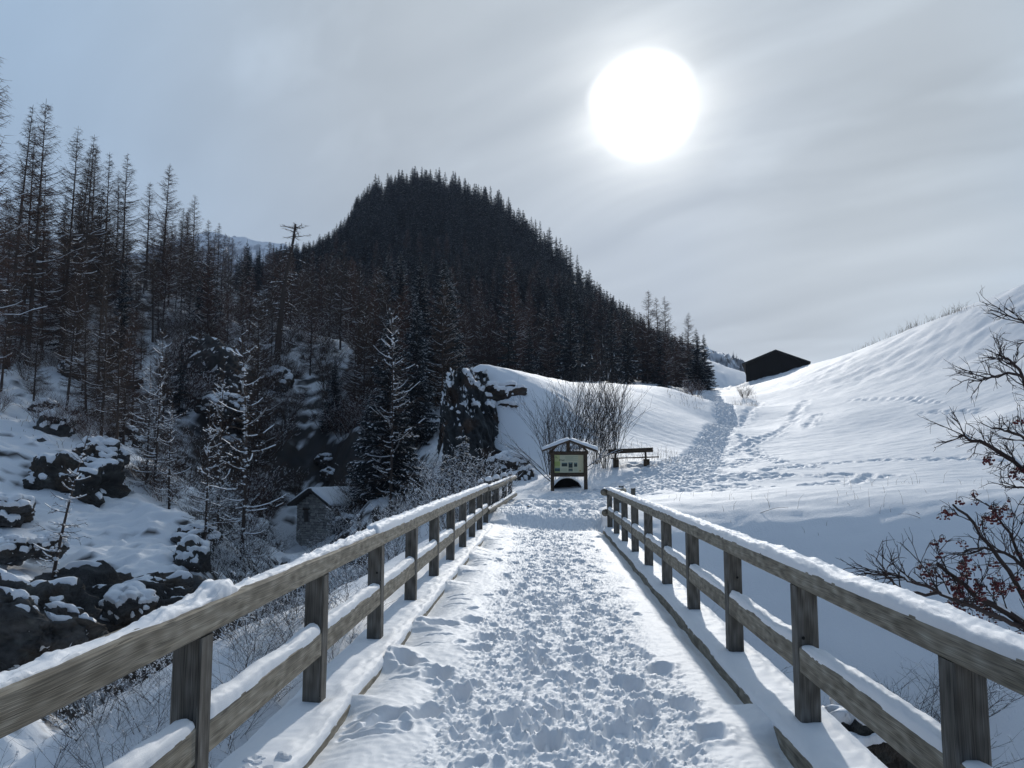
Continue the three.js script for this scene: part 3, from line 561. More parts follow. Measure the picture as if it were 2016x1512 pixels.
const DARK = [0.078, 0.075, 0.071];
function rock(label, px, py, d, sx, sy, sz, seed, o = {}) {
  const t = thing(o.name ?? 'boulder', label, o.category ?? 'rock', o.group), c = at(px, py, d);
  const [g, s] = finishRock(rockGeo(1, sx, sy, sz, seed, o.detail ?? 20, o.rug ?? 1), seed, o.tone ?? DARK, o.snowy);
  part('stone', g, M.rock, t); part('snow_cover', s, M.snow, t);
  t.position.copy(c); t.rotation.set(o.tilt ?? 0, o.turn ?? 0, o.roll ?? 0); return t;
}
// the leaning crag at the left end of the mound: a fin of slate, its layers standing on edge
{
  const t = thing('crag', 'tall dark pointed crag at the left end of the snowy mound', 'rock face');
  const foot = at(930, 985, 37), nu = 60, nv = 60, nn = createNoise3D(rng(71));
  // outline of its front, measured: left and right edge at each height
  const rows = [[733, 893, 952], [770, 888, 968], [820, 884, 978], [870, 882, 984], [920, 880, 994], [960, 880, 998], [1010, 876, 998]];
  const edge = (v, k) => { const s = v * (rows.length - 1), i = Math.min(rows.length - 2, Math.floor(s)), a = s - i; return [lerp(rows[i][0], rows[i + 1][0], a), lerp(rows[i][k], rows[i + 1][k], a)]; };
  const shape = (u, v, o) => { // u round the fin (0 left back .. 1 right back), v down
    const L = edge(v, 1), R = edge(v, 2), a = clamp((u - 0.25) / 0.5, 0, 1), back = Math.max(0, 0.25 - u, u - 0.75) * 4;
    const lean = 42.3 - 6 * v, mid = 0.35 + 0.1 * v, bulge = 1 - Math.abs(a - mid) * 1.6;
    const p = at(lerp(L[1], R[1], a), L[0], lean - 1.2 * bulge + back * (7 + 3 * v));
    const st = nn(p.x * 0.9 + p.y * 0.25, p.y * 0.25, p.z * 0.4);
    const q = 0.38 * (1 - 2 * Math.abs(st)) + 0.16 * (1 - 2 * Math.abs(nn(p.x * 2.6 + p.y * 0.6, p.y * 0.7, p.z))) + 0.07 * nn(p.x * 6, p.y * 3, p.z * 4);
    return [p.x + (a < 0.2 ? -q * 0.3 : q * 0.25) + (back ? (u < 0.5 ? -1 : 1) * back * 0.5 : 0), p.y - (back ? back * (u > 0.5 ? 0.2 : 1.2) : 0) + 0.25 * q, p.z + q];
  };
  const g = sheet(nu * 2, nv * 2, (i, j) => { const p = shape(i / nu / 2, j / nv / 2); return [...p, p[0] * 0.5 + p[2] * 0.2, p[1] * 0.3]; }, false);
  g.translate(-foot.x, -foot.y, -foot.z);
  const n = g.attributes.normal, p = g.attributes.position, col = new Float32Array(p.count * 3);
  let flip = 0; for (let k = 0; k < p.count; k++) flip += n.getZ(k);
  if (flip < 0) { g.index.array.reverse(); g.computeVertexNormals(); }
  for (let k = 0; k < p.count; k++) { const m = 0.8 + 0.5 * nn(p.getX(k) * 1.5, p.getY(k) * 0.5, p.getZ(k)), rust = sst(0.2, 0.7, nn(p.getX(k) * 0.5 + 4, p.getY(k) * 0.6, 3)); col[k * 3] = m * lerp(0.034, 0.075, rust); col[k * 3 + 1] = m * lerp(0.040, 0.045, rust); col[k * 3 + 2] = m * lerp(0.042, 0.028, rust); }
  g.setAttribute('color', new THREE.BufferAttribute(col, 3));
  part('stone', g, M.rock, t);
  // snow held in the cracks and on the shoulders
  const s = g.clone(), q = s.attributes.position;
  for (let k = 0; k < q.count; k++) {
    const x = q.getX(k), y = q.getY(k), z = q.getZ(k), top = sst(2.2, 5.8, y);
    const w = n.getY(k) * 0.9 - 0.92 + 0.42 * nn(x * 1.1 + y * 0.35 + 8, y * 0.5, z * 0.5) + 0.25 * nn(x * 3 + 2, y * 2, z * 2) + 0.42 * top - 0.30 * (1 - top);
    const f = sst(0.0, 0.16, w), lift = f * 0.12 - 0.07 * (1 - f); q.setXYZ(k, x + n.getX(k) * lift, y + n.getY(k) * lift + f * 0.06, z + n.getZ(k) * lift);
  }
  s.deleteAttribute('color'); s.computeVertexNormals(); part('snow_cover', s, M.snow, t);
  t.position.copy(foot);
}
rock('large snow capped boulder with a rusty brown face above the left snow ledge', 135, 975, 38.5, 2.3, 1.9, 2, 41, { snowy: 0.62, detail: 30, rug: 1.2, tone: [0.05, 0.047, 0.042] });
rock('round boulder under a thick snow cushion right of the large boulder', 196, 905, 40, 1.2, 1.0, 1.1, 42, { snowy: 0.42 });
rock('snow topped boulder upslope of the large boulder at the left', 75, 910, 41, 1.4, 1.1, 1.2, 43, { snowy: 0.5 });
rock('dark boulder poking from the snow at the left picture edge', 10, 1010, 33, 1.1, 0.7, 0.9, 44, { snowy: 0.45 });
rock('small dark boulder half buried in snow left of the leaning larch', 28, 1085, 29, 0.7, 0.45, 0.6, 45, { snowy: 0.5 });
rock('low dark boulder at the foot of the leaning larch', 95, 1080, 29.5, 0.6, 0.4, 0.5, 46, { snowy: 0.5 });
rock('dark gorge wall below the left snow ledge', 205, 1255, 27.4, 4.2, 2.0, 1.5, 47, { name: 'rock_face', category: 'rock face', snowy: 0.86, rug: 1.5, turn: 0.15, detail: 34 });
rock('dark rock wall at the lower left above the railing', 30, 1250, 23.0, 2.6, 1.5, 1.2, 48, { name: 'rock_face', category: 'rock face', snowy: 0.8, rug: 1.4, turn: -0.2, detail: 30 });
rock('snow covered block lodged in the dark gorge wall', 255, 1195, 26.2, 0.8, 0.6, 0.6, 49, { snowy: 0.25 });
rock('steep dark rock rib with snow streaks in the forest left of the gorge', 405, 760, 66, 3.4, 3.6, 3, 50, { name: 'rock_face', category: 'rock face', snowy: 0.45, rug: 1.4, tilt: -0.3 });
rock('dark overhanging rock under the snow streaked rib', 395, 820, 63.5, 3, 2, 2.2, 51, { name: 'rock_face', category: 'rock face', snowy: 0.6, rug: 1.2 });
rock('snowy rock step below the overhanging rock', 440, 800, 61, 1.5, 0.9, 1.1, 52, { snowy: 0.3 });
rock('brown rock showing through the snow on the mound right of the crag', 975, 782, 41.8, 1.5, 0.75, 0.8, 53, { snowy: 0.5, tone: [0.07, 0.05, 0.038] });
rock('flat brown rock in the snow below the brown mound rock', 1008, 805, 41.2, 0.8, 0.35, 0.6, 54, { snowy: 0.6, tone: [0.07, 0.05, 0.038] });
rock('dark rock in the shaded snow below the mound near the crag', 1003, 915, 36.2, 0.85, 0.45, 0.6, 55, { snowy: 0.45 });
rock('dark rock tooth in the snow behind the log fence', 1035, 955, 33, 0.5, 0.6, 0.4, 56, { snowy: 0.7 });
rock('bluish rock face in the slope left of the wooded hill', 330, 660, 84, 3, 2, 2, 57, { name: 'rock_face', category: 'rock face', snowy: 0.4, rug: 1.2 });

// ------------------------------------------------------------------ info board
{
  const t = thing('info_board', 'roofed wooden info board with a pale green panel at the path', 'sign');
  const D = 29.5, c = at(1121, 968, D), X = c.x, Y0 = surf(X, D) - 0.1, S = D / F, y = py => at(1121, py, D).y, x = px => at(px, 920, D).x;
  const box = (x0, x1, y0, y1, d0, d1, seed) => timber([x0 - X, (y0 + y1) / 2 - Y0, (d0 + d1) / 2], [x1 - X, (y0 + y1) / 2 - Y0, (d0 + d1) / 2], Math.abs(d1 - d0), y1 - y0, seed, 0.01);
  const up = (px0, px1, yb, yt, dz, seed) => timber([(x(px0) + x(px1)) / 2 - X, yb - Y0, dz], [(x(px0) + x(px1)) / 2 - X, yt - Y0, dz], x(px1) - x(px0), 0.13, seed, 0.01);
  part('post', up(1084, 1091, Y0 - 0.6, y(888), 0, 401), M.brownWood, t); part('post', up(1149.5, 1156.5, Y0 - 0.6, y(888), 0, 402), M.brownWood, t);
  part('crossbeam', box(x(1081), x(1159), y(894.5), y(888.5), -0.09, 0.09, 403), M.brownWood, t);
  part('crossbeam', box(x(1090), x(1150.5), y(938.5), y(931.5), -0.05, 0.05, 404), M.brownWood, t);
  part('king_post', up(1115, 1122, y(888.5), y(868), 0, 405), M.brownWood, t);
  part('backing_board', box(x(1090.8), x(1149.7), y(931.5), y(894.5), -0.05, -0.02, 406), M.brownWood, t);
  // the printed panel
  const cv = document.createElement('canvas'); cv.width = 512; cv.height = 320; const q = cv.getContext('2d');
  q.fillStyle = '#cfceb0'; q.fillRect(0, 0, 512, 320); q.fillStyle = '#c2c588'; q.fillRect(0, 0, 96, 320); q.fillStyle = '#b3bf68'; q.fillRect(0, 120, 100, 78); q.fillStyle = '#d0c8a2'; q.fillRect(420, 0, 92, 320);
  q.fillStyle = '#2b3a34'; q.fillRect(128, 118 - 2, 100, 0); q.fillRect(125, 140, 100, 68); q.fillRect(247, 135, 72, 96); q.fillRect(247, 246, 72, 48); q.fillRect(345, 140, 56, 74); q.fillStyle = '#415659'; q.fillRect(4, 232, 92, 64);
  q.fillStyle = '#6f8a86'; q.fillRect(4, 232, 92, 18); q.fillRect(125, 140, 100, 14); q.fillRect(262, 136, 40, 22); q.fillRect(352, 142, 40, 18); q.fillStyle = '#8a9794'; q.fillRect(255, 268, 56, 12);
  q.fillStyle = '#33463a'; q.font = 'bold 46px sans-serif'; q.fillText('Pfad', 78, 112);
  q.strokeStyle = '#3f5a38'; q.lineWidth = 5; q.beginPath(); q.moveTo(18, 60); q.lineTo(26, 22); q.lineTo(36, 56); q.lineTo(48, 46); q.lineTo(60, 66); q.stroke();
  q.strokeStyle = '#6d8260'; q.lineWidth = 2; for (let k = 0; k < 8; k++) { q.beginPath(); q.moveTo(190, 24 + k * 11); q.lineTo(k % 3 === 2 ? 330 : 408, 24 + k * 11); q.stroke(); } for (let k = 0; k < 5; k++) { q.beginPath(); q.moveTo(110, 246 + k * 12); q.lineTo(226, 246 + k * 12); q.moveTo(345, 230 + k * 12); q.lineTo(408, 230 + k * 12); q.stroke(); } for (let k = 0; k < 9; k++) { q.beginPath(); q.moveTo(8, 126 + k * 10); q.lineTo(88, 126 + k * 10); q.stroke(); }
  q.fillStyle = '#a88f4a'; q.fillRect(440, 276, 24, 20);
  const tex = new THREE.CanvasTexture(cv); tex.colorSpace = THREE.SRGBColorSpace; tex.anisotropy = 8;
  const pg = new THREE.BoxGeometry(x(1148.8) - x(1091.8), y(895.6) - y(930.6), 0.02); pg.translate((x(1148.8) + x(1091.8)) / 2 - X, (y(895.6) + y(930.6)) / 2 - Y0, 0.0);
  part('panel', pg, std({ map: tex, roughness: 0.45, name: 'printed panel' }), t);
  // roof boards and the snow on them
  const rl = (a, b) => [x(a) - X, y(b) - Y0];
  for (const [A, B, seed] of [[rl(1067, 888), rl(1121, 868), 410], [rl(1175, 888), rl(1121, 868), 411]]) {
    const roof = part('roof_board', timber([A[0], A[1], 0], [B[0], B[1], 0], 0.9, 0.05, seed), M.brownWood, t);
    const [lo, hi] = A[0] < B[0] ? [A, B] : [B, A], L = Math.hypot(B[0] - A[0], B[1] - A[1]), ang = Math.atan2(hi[1] - lo[1], hi[0] - lo[0]);
    const g = snowCap(L + 0.04, s => [0, 0, -s], () => 0.94, s => 0.12 + 0.02 * n2(s * 2, seed), seed, { end: 0.09, step: 0.04, across: 20, rough: 1.2, over: 0.2 });
    g.rotateY(-Math.PI / 2); g.rotateZ(ang); g.translate(lo[0], lo[1] + 0.035, 0); part('snow_cap', g, M.snowFine, roof);
  }
  for (const [a, b, c2, d2, s] of [[1084, 884, 1096, 878, 1], [1157, 884, 1146, 878, 2]]) part('brace', timber([x(a) - X, y(a === 1084 ? 890 : 890) - Y0, 0], [x(c2) - X, y(d2) - Y0, 0], 0.1, 0.08, 415 + s), M.brownWood, t);
  t.position.set(X, Y0, -D);
}
// arch with a snow rim, under the board; its dark inside is a black plate
{
  const D = 30.3, c = at(1117, 962, D), t = thing('stone_arch', 'dark arched opening under a rim of snow below the info board', 'culvert');
  const R = 26 * D / F * 1.0, ring = new MB(), n = 26, depth = 0.9;
  const sx = 1.05, sy = 1.0;
  const shape = new THREE.Shape(); shape.moveTo(-R * sx, 0); for (let k = 0; k <= n; k++) { const a = Math.PI - k / n * Math.PI; shape.lineTo(Math.cos(a) * R * sx, Math.sin(a) * R * sy); }
  const back = new THREE.ExtrudeGeometry(shape, { depth: 0.1, bevelEnabled: false }); back.translate(0, 0, -0.2); part('opening', back, M.black, t);  // black plate: the shade inside the arch put into its colour
  const g = sheet(30, 24, (i, j) => { const a = i / 30 * Math.PI, v = j / 24, prof = Math.sin(v * Math.PI), th = R * 0.06 + (0.10 + 0.03 * n2(i * 0.4, 2)) * Math.pow(prof, 0.5) * (0.4 + 0.6 * Math.sin(a)); return [-Math.cos(a) * (R * sx + th), Math.sin(a) * (R * sy + th) - 0.02, 0.35 - v * 1.5, i * 0.1, j * 0.1]; });
  part('snow_rim', g, M.snowFine, t);
  const lining = sheet(24, 6, (i, j) => { const a = i / 24 * Math.PI, rr = R * (1.02 + 0.02 * n2(i, j)); return [-Math.cos(a) * rr * sx, Math.sin(a) * rr * sy, 0.32 - j * 0.09, i * 0.1, j * 0.1]; }, true); part('lining', lining, M.brownWood, t);
  t.position.set(c.x, at(1117, 968, D).y, -D);
}
// ------------------------------------------------------------------ bench
{
  const D = 34, t = thing('wooden_bench', 'dark wooden bench standing in the snow beside the bare shrubs', 'bench'), c = at(1247, 903, D), Y0 = c.y - 0.35;
  const P = (px, py, dz = 0) => { const p = at(px, py, D); return [p.x - c.x, p.y - Y0, dz]; };
  part('backrest', timber(P(1198, 889, -0.25), P(1288, 885, -0.45), 0.05, 0.20, 501), M.brownWood, t);
  part('seat', timber(P(1203, 902.5, 0.15), P(1296, 899.5, -0.05), 0.36, 0.05, 502), M.brownWood, t);
  for (const [px, s] of [[1213, 1], [1274, 2]]) { const a = P(px, 905, -0.1 * s); part('support', timber([a[0], a[1] - 0.42, a[2]], [a[0], a[1] + 0.03, a[2]], 0.24, 0.24, 503 + s), M.brownWood, t); const b = P(px, 905, -0.3 - 0.08 * s); part('back_post', timber([b[0], b[1], b[2]], [b[0], b[1] + 0.48, b[2] - 0.08], 0.08, 0.09, 506 + s), M.brownWood, t); }
  t.position.set(c.x, Y0, -D);
}
// ------------------------------------------------------------------ barn on the crest
{
  const D = 104, t = thing('barn', 'dark weathered barn with a low gable roof on the crest by the path', 'barn'), c = at(1527, 750, D);
  const P = (px, py) => { const p = at(px, py, D); return [p.x - c.x, p.y - c.y]; };
  const L = P(1463, 715), A = P(1527, 690), R = P(1592, 716), base = -3.5;
  const wall = new MB(); // upright boards of the gable
  const r = rng(8), x0 = P(1469, 700)[0], x1 = P(1584, 700)[0], bw = 0.24;
  const boards = [];
  for (let x = x0; x < x1; x += bw) { const m = x + bw / 2, top = m < A[0] ? lerp(L[1], A[1], (m - L[0]) / (A[0] - L[0])) : lerp(A[1], R[1], (m - A[0]) / (R[0] - A[0])); boards.push(timber([m, base, 0.02 * r()], [m, top - 0.12, 0.02 * r()], bw - 0.012, 0.05, 600 + boards.length, 0.006, 20)); }
  part('gable_boards', mergeGeometries(boards), M.darkWood, t, 'stuff');
  part('added_gap_backing', (() => { const sh = new THREE.Shape(); sh.moveTo(x0, base); sh.lineTo(x1, base); sh.lineTo(x1, R[1] - 0.2); sh.lineTo(A[0], A[1] - 0.2); sh.lineTo(x0, L[1] - 0.2); sh.closePath(); const g = new THREE.ExtrudeGeometry(sh, { depth: 0.05, bevelEnabled: false }); g.translate(0, 0, -0.12); return g; })(), M.darkWood, t);  // dark backing added to stop light showing through between the gable boards
  part('side_wall', timber([x0 + 0.1, -0.6, -0.1], [x0 + 0.1, -0.6, -12], 0.12, 5.6, 590, 0.01, 4), M.darkWood, t);
  part('side_wall', timber([x1 - 0.1, -0.6, -0.1], [x1 - 0.1, -0.6, -12], 0.12, 5.6, 591, 0.01, 4), M.darkWood, t);
  part('back_wall', timber([x0, -0.6, -12], [x1, -0.6, -12], 0.12, 6, 592, 0.01, 4), M.darkWood, t);
  const slope = (A0, B0, s) => { const g = new MB(), th = 0.14; const v = [[A0[0], A0[1]], [B0[0], B0[1]]]; const pts = []; for (const z of [1.0, -12.6]) for (const [x, y] of v) { pts.push(g.v(x, y - th, z), g.v(x, y, z)); } const [a0, a1, b0, b1, c0, c1, d0, d1] = pts; g.quad(a1, b1, d1, c1); g.quad(a0, c0, d0, b0); g.quad(a0, b0, b1, a1); g.quad(c0, c1, d1, d0); g.quad(a0, a1, c1, c0); g.quad(b0, d0, d1, b1); return toFlat(g.geo()); };
  const toFlat = g => { const f = g.toNonIndexed(); f.computeVertexNormals(); return f; };
  for (const [a, b] of [[L, A], [R, A]]) { const roof = part('roof', slope(a, b), M.roof, t); const s = new MB(); const lift = p => [p[0] * 0.995, p[1] + 0.03]; const S = snowCap(12.8, q => [0, 0, -q], () => Math.hypot(b[0] - a[0], b[1] - a[1]) * 0.97, () => 0.12, 5, { step: 0.5, across: 10, end: 0.4 }); S.rotateZ(Math.atan2(b[1] - a[1], b[0] - a[0]) + (b[0] < a[0] ? Math.PI : 0)); S.translate((a[0] + b[0]) / 2, (a[1] + b[1]) / 2 + 0.02, 0.2); part('snow_cover', S, M.snow, roof); }
  for (let k = 0; k < 3; k++) part('stone_base', timber([x0 - 0.3 + k * 2.5, base - 0.2, 0.15], [x0 + 2.1 + k * 2.5, base - 0.2, 0.15], 0.4, 1.2, 595 + k, 0.05, 1), M.mortar, t);
  t.position.set(c.x, c.y, -D); t.rotation.y = -0.29;
  t.userData.label = 'dark weathered barn with a low gable roof on the crest by the path';
}
// ------------------------------------------------------------------ stone hut in the gorge
{
  const D = 58, t = thing('stone_hut', 'small stone hut with a snow covered roof among the trees in the gorge', 'hut'), c = at(617, 1085, D), P = (px, py) => { const p = at(px, py, D); return [p.x - c.x, p.y - c.y]; };
  const x0 = P(570, 1000)[0], x1 = P(666, 1000)[0], eave = P(573, 992)[1], top = P(617, 967)[1], base = -2.2, depth = 5.5, r = rng(61);
  const shape = new THREE.Shape(); shape.moveTo(x0, base); shape.lineTo(x1, base); shape.lineTo(x1, eave); shape.lineTo((x0 + x1) / 2, top - 0.1); shape.lineTo(x0, eave); shape.closePath();
  const win = new THREE.Path(), w0 = P(590, 1005), w1 = P(601, 1029); win.moveTo(w0[0], w1[1]); win.lineTo(w1[0], w1[1]); win.lineTo(w1[0], w0[1]); win.lineTo(w0[0], w0[1]); win.closePath(); shape.holes.push(win);
  const wg = new THREE.ExtrudeGeometry(shape, { depth: 0.4, bevelEnabled: false }); wg.translate(0, 0, -0.4); const gable = part('gable_wall', wg, M.mortar, t);
  for (const x of [x0 + 0.2, x1 - 0.2]) part('side_wall', timber([x, (eave + base) / 2, -0.4], [x, (eave + base) / 2, -depth], 0.38, eave - base, 620 + x, 0.02, 1), M.mortar, t);
  part('back_wall', timber([x0, (eave + base) / 2, -depth], [x1, (eave + base) / 2, -depth], 0.4, eave - base, 630, 0.02, 1), M.mortar, t);
  const darkPlate = new THREE.BoxGeometry(w1[0] - w0[0] + 0.2, w0[1] - w1[1] + 0.2, 0.05); darkPlate.translate((w0[0] + w1[0]) / 2, (w0[1] + w1[1]) / 2, -0.43); part('window', darkPlate, M.black, t);  // black plate behind the hole: the unlit recess is painted, no room built
  part('lintel', timber([w0[0] - 0.15, w0[1] + 0.06, 0], [w1[0] + 0.15, w0[1] + 0.06, 0], 0.1, 0.13, 631), M.brownWood, t);
  // rubble stones of the gable and of the left side
  const stones = [];
  const stone = (x, y, z, w, h, dpt) => { const g = new THREE.IcosahedronGeometry(0.5, 1), p = g.attributes.position, s = r() * 90, tone = 0.26 + 0.26 * r(), cl = new Float32Array(p.count * 3); for (let k = 0; k < p.count; k++) { const v = [p.getX(k), p.getY(k), p.getZ(k)], f = 1 + 0.25 * n3(v[0] * 2 + s, v[1] * 2, v[2] * 2); const sq = a => Math.sign(a) * Math.min(0.5, Math.abs(a) * 1.35); p.setXYZ(k, x + sq(v[0]) * w * f, y + sq(v[1]) * h * f, z + v[2] * dpt * f); cl.set([tone, tone * 0.97, tone * 0.9], k * 3); } g.setAttribute('color', new THREE.BufferAttribute(cl, 3)); g.computeVertexNormals(); stones.push(g); };
  for (let y = base + 0.1; y < top - 0.2;) {
    const h = 0.13 + 0.13 * r();
    for (let x = x0 - 0.03; x < x1;) { const w = 0.16 + 0.3 * r(), m = x + w / 2, lim = top - 0.15 - Math.abs(m - (x0 + x1) / 2) * (top - eave) / ((x1 - x0) / 2); const inWin = m > w0[0] - 0.12 && m < w1[0] + 0.12 && y > w1[1] - 0.15 && y < w0[1] + 0.1; if (y < lim && !inWin) stone(m, y + h / 2, 0.0, w * 0.93, h * 0.9, 0.12 + 0.08 * r()); x += w; }
    for (let z = 0.1; z < depth;) { const w = 0.2 + 0.3 * r(); if (y < eave) stone(x0, y + h / 2, -z - w / 2, 0.14, h * 0.9, w); z += w; }
    y += h;
  }
  part('stones', mergeGeometries(stones), M.stone, t, 'stuff');
  const e0 = P(556, 996), e1 = P(680, 997), rt = P(618, 963);
  for (const [a, b, s] of [[e0, rt, 1], [e1, rt, 2]]) {
    const Lr = Math.hypot(b[0] - a[0], b[1] - a[1]), ang = Math.atan2(b[1] - a[1], b[0] - a[0]);
    const roof = part('roof', (() => { const g = timber([0, 0, 0.55], [0, 0, -depth - 0.4], Lr, 0.16, 640 + s, 0.02, 1); g.rotateZ(ang + (b[0] < a[0] ? Math.PI : 0)); g.translate((a[0] + b[0]) / 2, (a[1] + b[1]) / 2, 0); return g; })(), M.roof, t);
    const sn = snowCap(depth + 0.9, q => [0, 0, -q], () => Lr * 0.98, q => 0.26 + 0.04 * n2(q, s), 60 + s, { step: 0.15, across: 20, end: 0.3, rough: 2.5, over: 0.1 }); sn.rotateZ(ang + (b[0] < a[0] ? Math.PI : 0)); sn.translate((a[0] + b[0]) / 2, (a[1] + b[1]) / 2 + 0.07, 0.5); part('snow_cover', sn, M.snow, roof);
  }
  t.position.set(c.x, c.y, -D); t.rotation.y = -0.55;
}

// ------------------------------------------------------------------ trees
// a bare larch: trunk, boughs that sag and turn up, fine hanging twigs, snow along the boughs
function makeLarch(seed, H, o = {}) {
  const r = rng(seed), trunk = new MB(), twigs = new MB(), snow = new MB();
  const lean = o.lean ?? 0.02, bend = (r() - 0.5) * 0.5, R0 = o.radius ?? H * 0.0095 + 0.03, from = o.from ?? 0.16, width = o.width ?? 0.17, dens = o.density ?? 1, tw = o.twig ?? 1, snowy = o.snow ?? 0.3, sNear = o.near ?? 0;
  const dirA = r() * 6.28, axis = h => { const t = h / H; return [Math.cos(dirA) * (lean * h + bend * Math.sin(t * 3)), h, Math.sin(dirA) * (lean * h + bend * Math.sin(t * 3))]; };
  const P = [], R = []; for (let k = 0; k <= 12; k++) { const t = k / 12; P.push(axis(H * t - (k ? 0 : 0.5))); R.push(lerp(R0, 0.012, Math.pow(t, 0.8))); } trunk.tube(P, R, 7);
  if (snowy > 0.5) for (let k = 0; k < H * 5; k++) { const h = r() * H * 0.85, c = axis(h), a = r() * 6.28, q = R0 * (1 - h / H) + 0.01; blob(snow, c[0] + Math.cos(a) * q, h, c[2] + Math.sin(a) * q, 0.04 + 0.05 * r(), r); }
  let h = H * from;
  while (h < H * 0.985) {
    const t = (h - H * from) / (H * (1 - from)), nb = 2 + Math.floor(r() * 3);
    for (let b = 0; b < nb; b++) {
      const az = r() * 6.28, hh = h + (r() - 0.5) * 0.3, L = Math.max(0.18, H * width * (0.35 + 0.65 * r()) * Math.pow(1 - t, 0.72) * (t < 0.12 ? 0.55 + 3 * t : 1));
      const c = axis(hh), ca = Math.cos(az), sa = Math.sin(az), sag = lerp(0.30, -0.30, t) * (0.7 + 0.6 * r()), tip = 0.28 + 0.22 * r(), side = (r() - 0.5) * 0.35;
      const n = L > 1 ? 5 : 3, Q = [], q = [];
      for (let k = 0; k <= n; k++) { const s = k / n, wob = (r() - 0.5) * 0.06 * L * s; Q.push([c[0] + (ca * s - sa * (side * s * s)) * L + wob, hh + L * (-sag * s + tip * s * s) + (r() - 0.5) * 0.03 * L, c[2] + (sa * s + ca * (side * s * s)) * L + wob]); q.push(lerp(Math.min(0.035, 0.010 + L * 0.011), 0.005, s) * (o.bough ?? 1)); }
      trunk.tube(Q, q, 3, false);
      const bs = (i, f) => [lerp(Q[i][0], Q[i + 1][0], f), lerp(Q[i][1], Q[i + 1][1], f), lerp(Q[i][2], Q[i + 1][2], f)];
      if (r() < snowy * (1.1 - 0.5 * t)) for (let i = 0; i < n; i++) { if (r() < 0.22) continue; const w = (0.030 + 0.02 * r()) * (o.snowW ?? 1), A = Q[i], B = Q[i + 1], hA = w * 0.9, hB = w * 0.8, m = snow.p.length / 3; const ox = -sa * w, oz = ca * w;
        snow.v(A[0] - ox, A[1] + 0.004, A[2] - oz); snow.v(A[0], A[1] + hA + q[i], A[2]); snow.v(A[0] + ox, A[1] + 0.004, A[2] + oz); snow.v(B[0] - ox * 0.8, B[1] + 0.004, B[2] - oz * 0.8); snow.v(B[0], B[1] + hB + q[i + 1], B[2]); snow.v(B[0] + ox * 0.8, B[1] + 0.004, B[2] + oz * 0.8); snow.quad(m, m + 3, m + 4, m + 1); snow.quad(m + 1, m + 4, m + 5, m + 2); snow.tri(m, m + 1, m + 2); snow.tri(m + 3, m + 5, m + 4); }
      const nt = Math.ceil(L * 7 * dens * tw) + 1;
      for (let k = 0; k < nt; k++) {
        const s = 0.1 + 0.9 * r(), i = Math.min(n - 1, Math.floor(s * n)), p = bs(i, s * n - i), sd = r() < 0.5 ? -1 : 1, l = (0.18 + 0.42 * r()) * (0.5 + 0.5 * Math.min(1, L)) * (o.twigL ?? 1), hang = -0.55 + 0.8 * r(), fw = 0.3 + 0.6 * r(), w = (o.twigW ?? 0.013);
        const e = [p[0] + l * (ca * fw - sa * sd * (1 - fw * 0.4)), p[1] + l * hang, p[2] + l * (sa * fw + ca * sd * (1 - fw * 0.4))];
        twigs.t3([p[0], p[1] - w, p[2]], [p[0] + ca * w, p[1] + w, p[2] + sa * w], e);
        const sub = sNear ? 3 : 1; for (let z = 0; z < sub; z++) { const f = 0.3 + 0.6 * r(), m = [lerp(p[0], e[0], f), lerp(p[1], e[1], f), lerp(p[2], e[2], f)], l2 = l * 0.5; twigs.t3([m[0], m[1] - w * 0.7, m[2]], [m[0] + ca * w, m[1] + w * 0.5, m[2] + sa * w], [m[0] + (r() - 0.4) * ca * l2 + (r() - 0.5) * l2, m[1] + (r() - 0.65) * l2, m[2] + (r() - 0.4) * sa * l2 + (r() - 0.5) * l2]); }
        if (snowy > 0.5 && r() < snowy * 0.25) blob(snow, e[0] * 0.5 + p[0] * 0.5, e[1] * 0.5 + p[1] * 0.5 + 0.02, e[2] * 0.5 + p[2] * 0.5, 0.025 + 0.03 * r(), r);
      }
    }
    h += (0.16 + 0.2 * r()) / dens;
  }
  return { H, parts: [['trunk', trunk.geo(), M.larchBark], ['crown', twigs.geo(false), o.red ? M.larchTwigRed : M.larchTwig], ...(snow.i.length ? [['snow_on_branches', snow.geo(), M.snowPlain]] : [])] };
}
// a little lump of snow
function blob(mb, x, y, z, R, r) {
  const k = mb.p.length / 3, n = 5, a0 = r() * 6; mb.v(x, y + R * 0.8, z);
  for (let i = 0; i < n; i++) { const a = a0 + i / n * 6.283, q = R * (0.8 + 0.5 * r()); mb.v(x + Math.cos(a) * q, y, z + Math.sin(a) * q); }
  mb.v(x, y - R * 0.5, z);
  for (let i = 0; i < n; i++) { const j = (i + 1) % n; mb.tri(k, k + 1 + j, k + 1 + i); mb.tri(k + n + 1, k + 1 + i, k + 1 + j); }
}
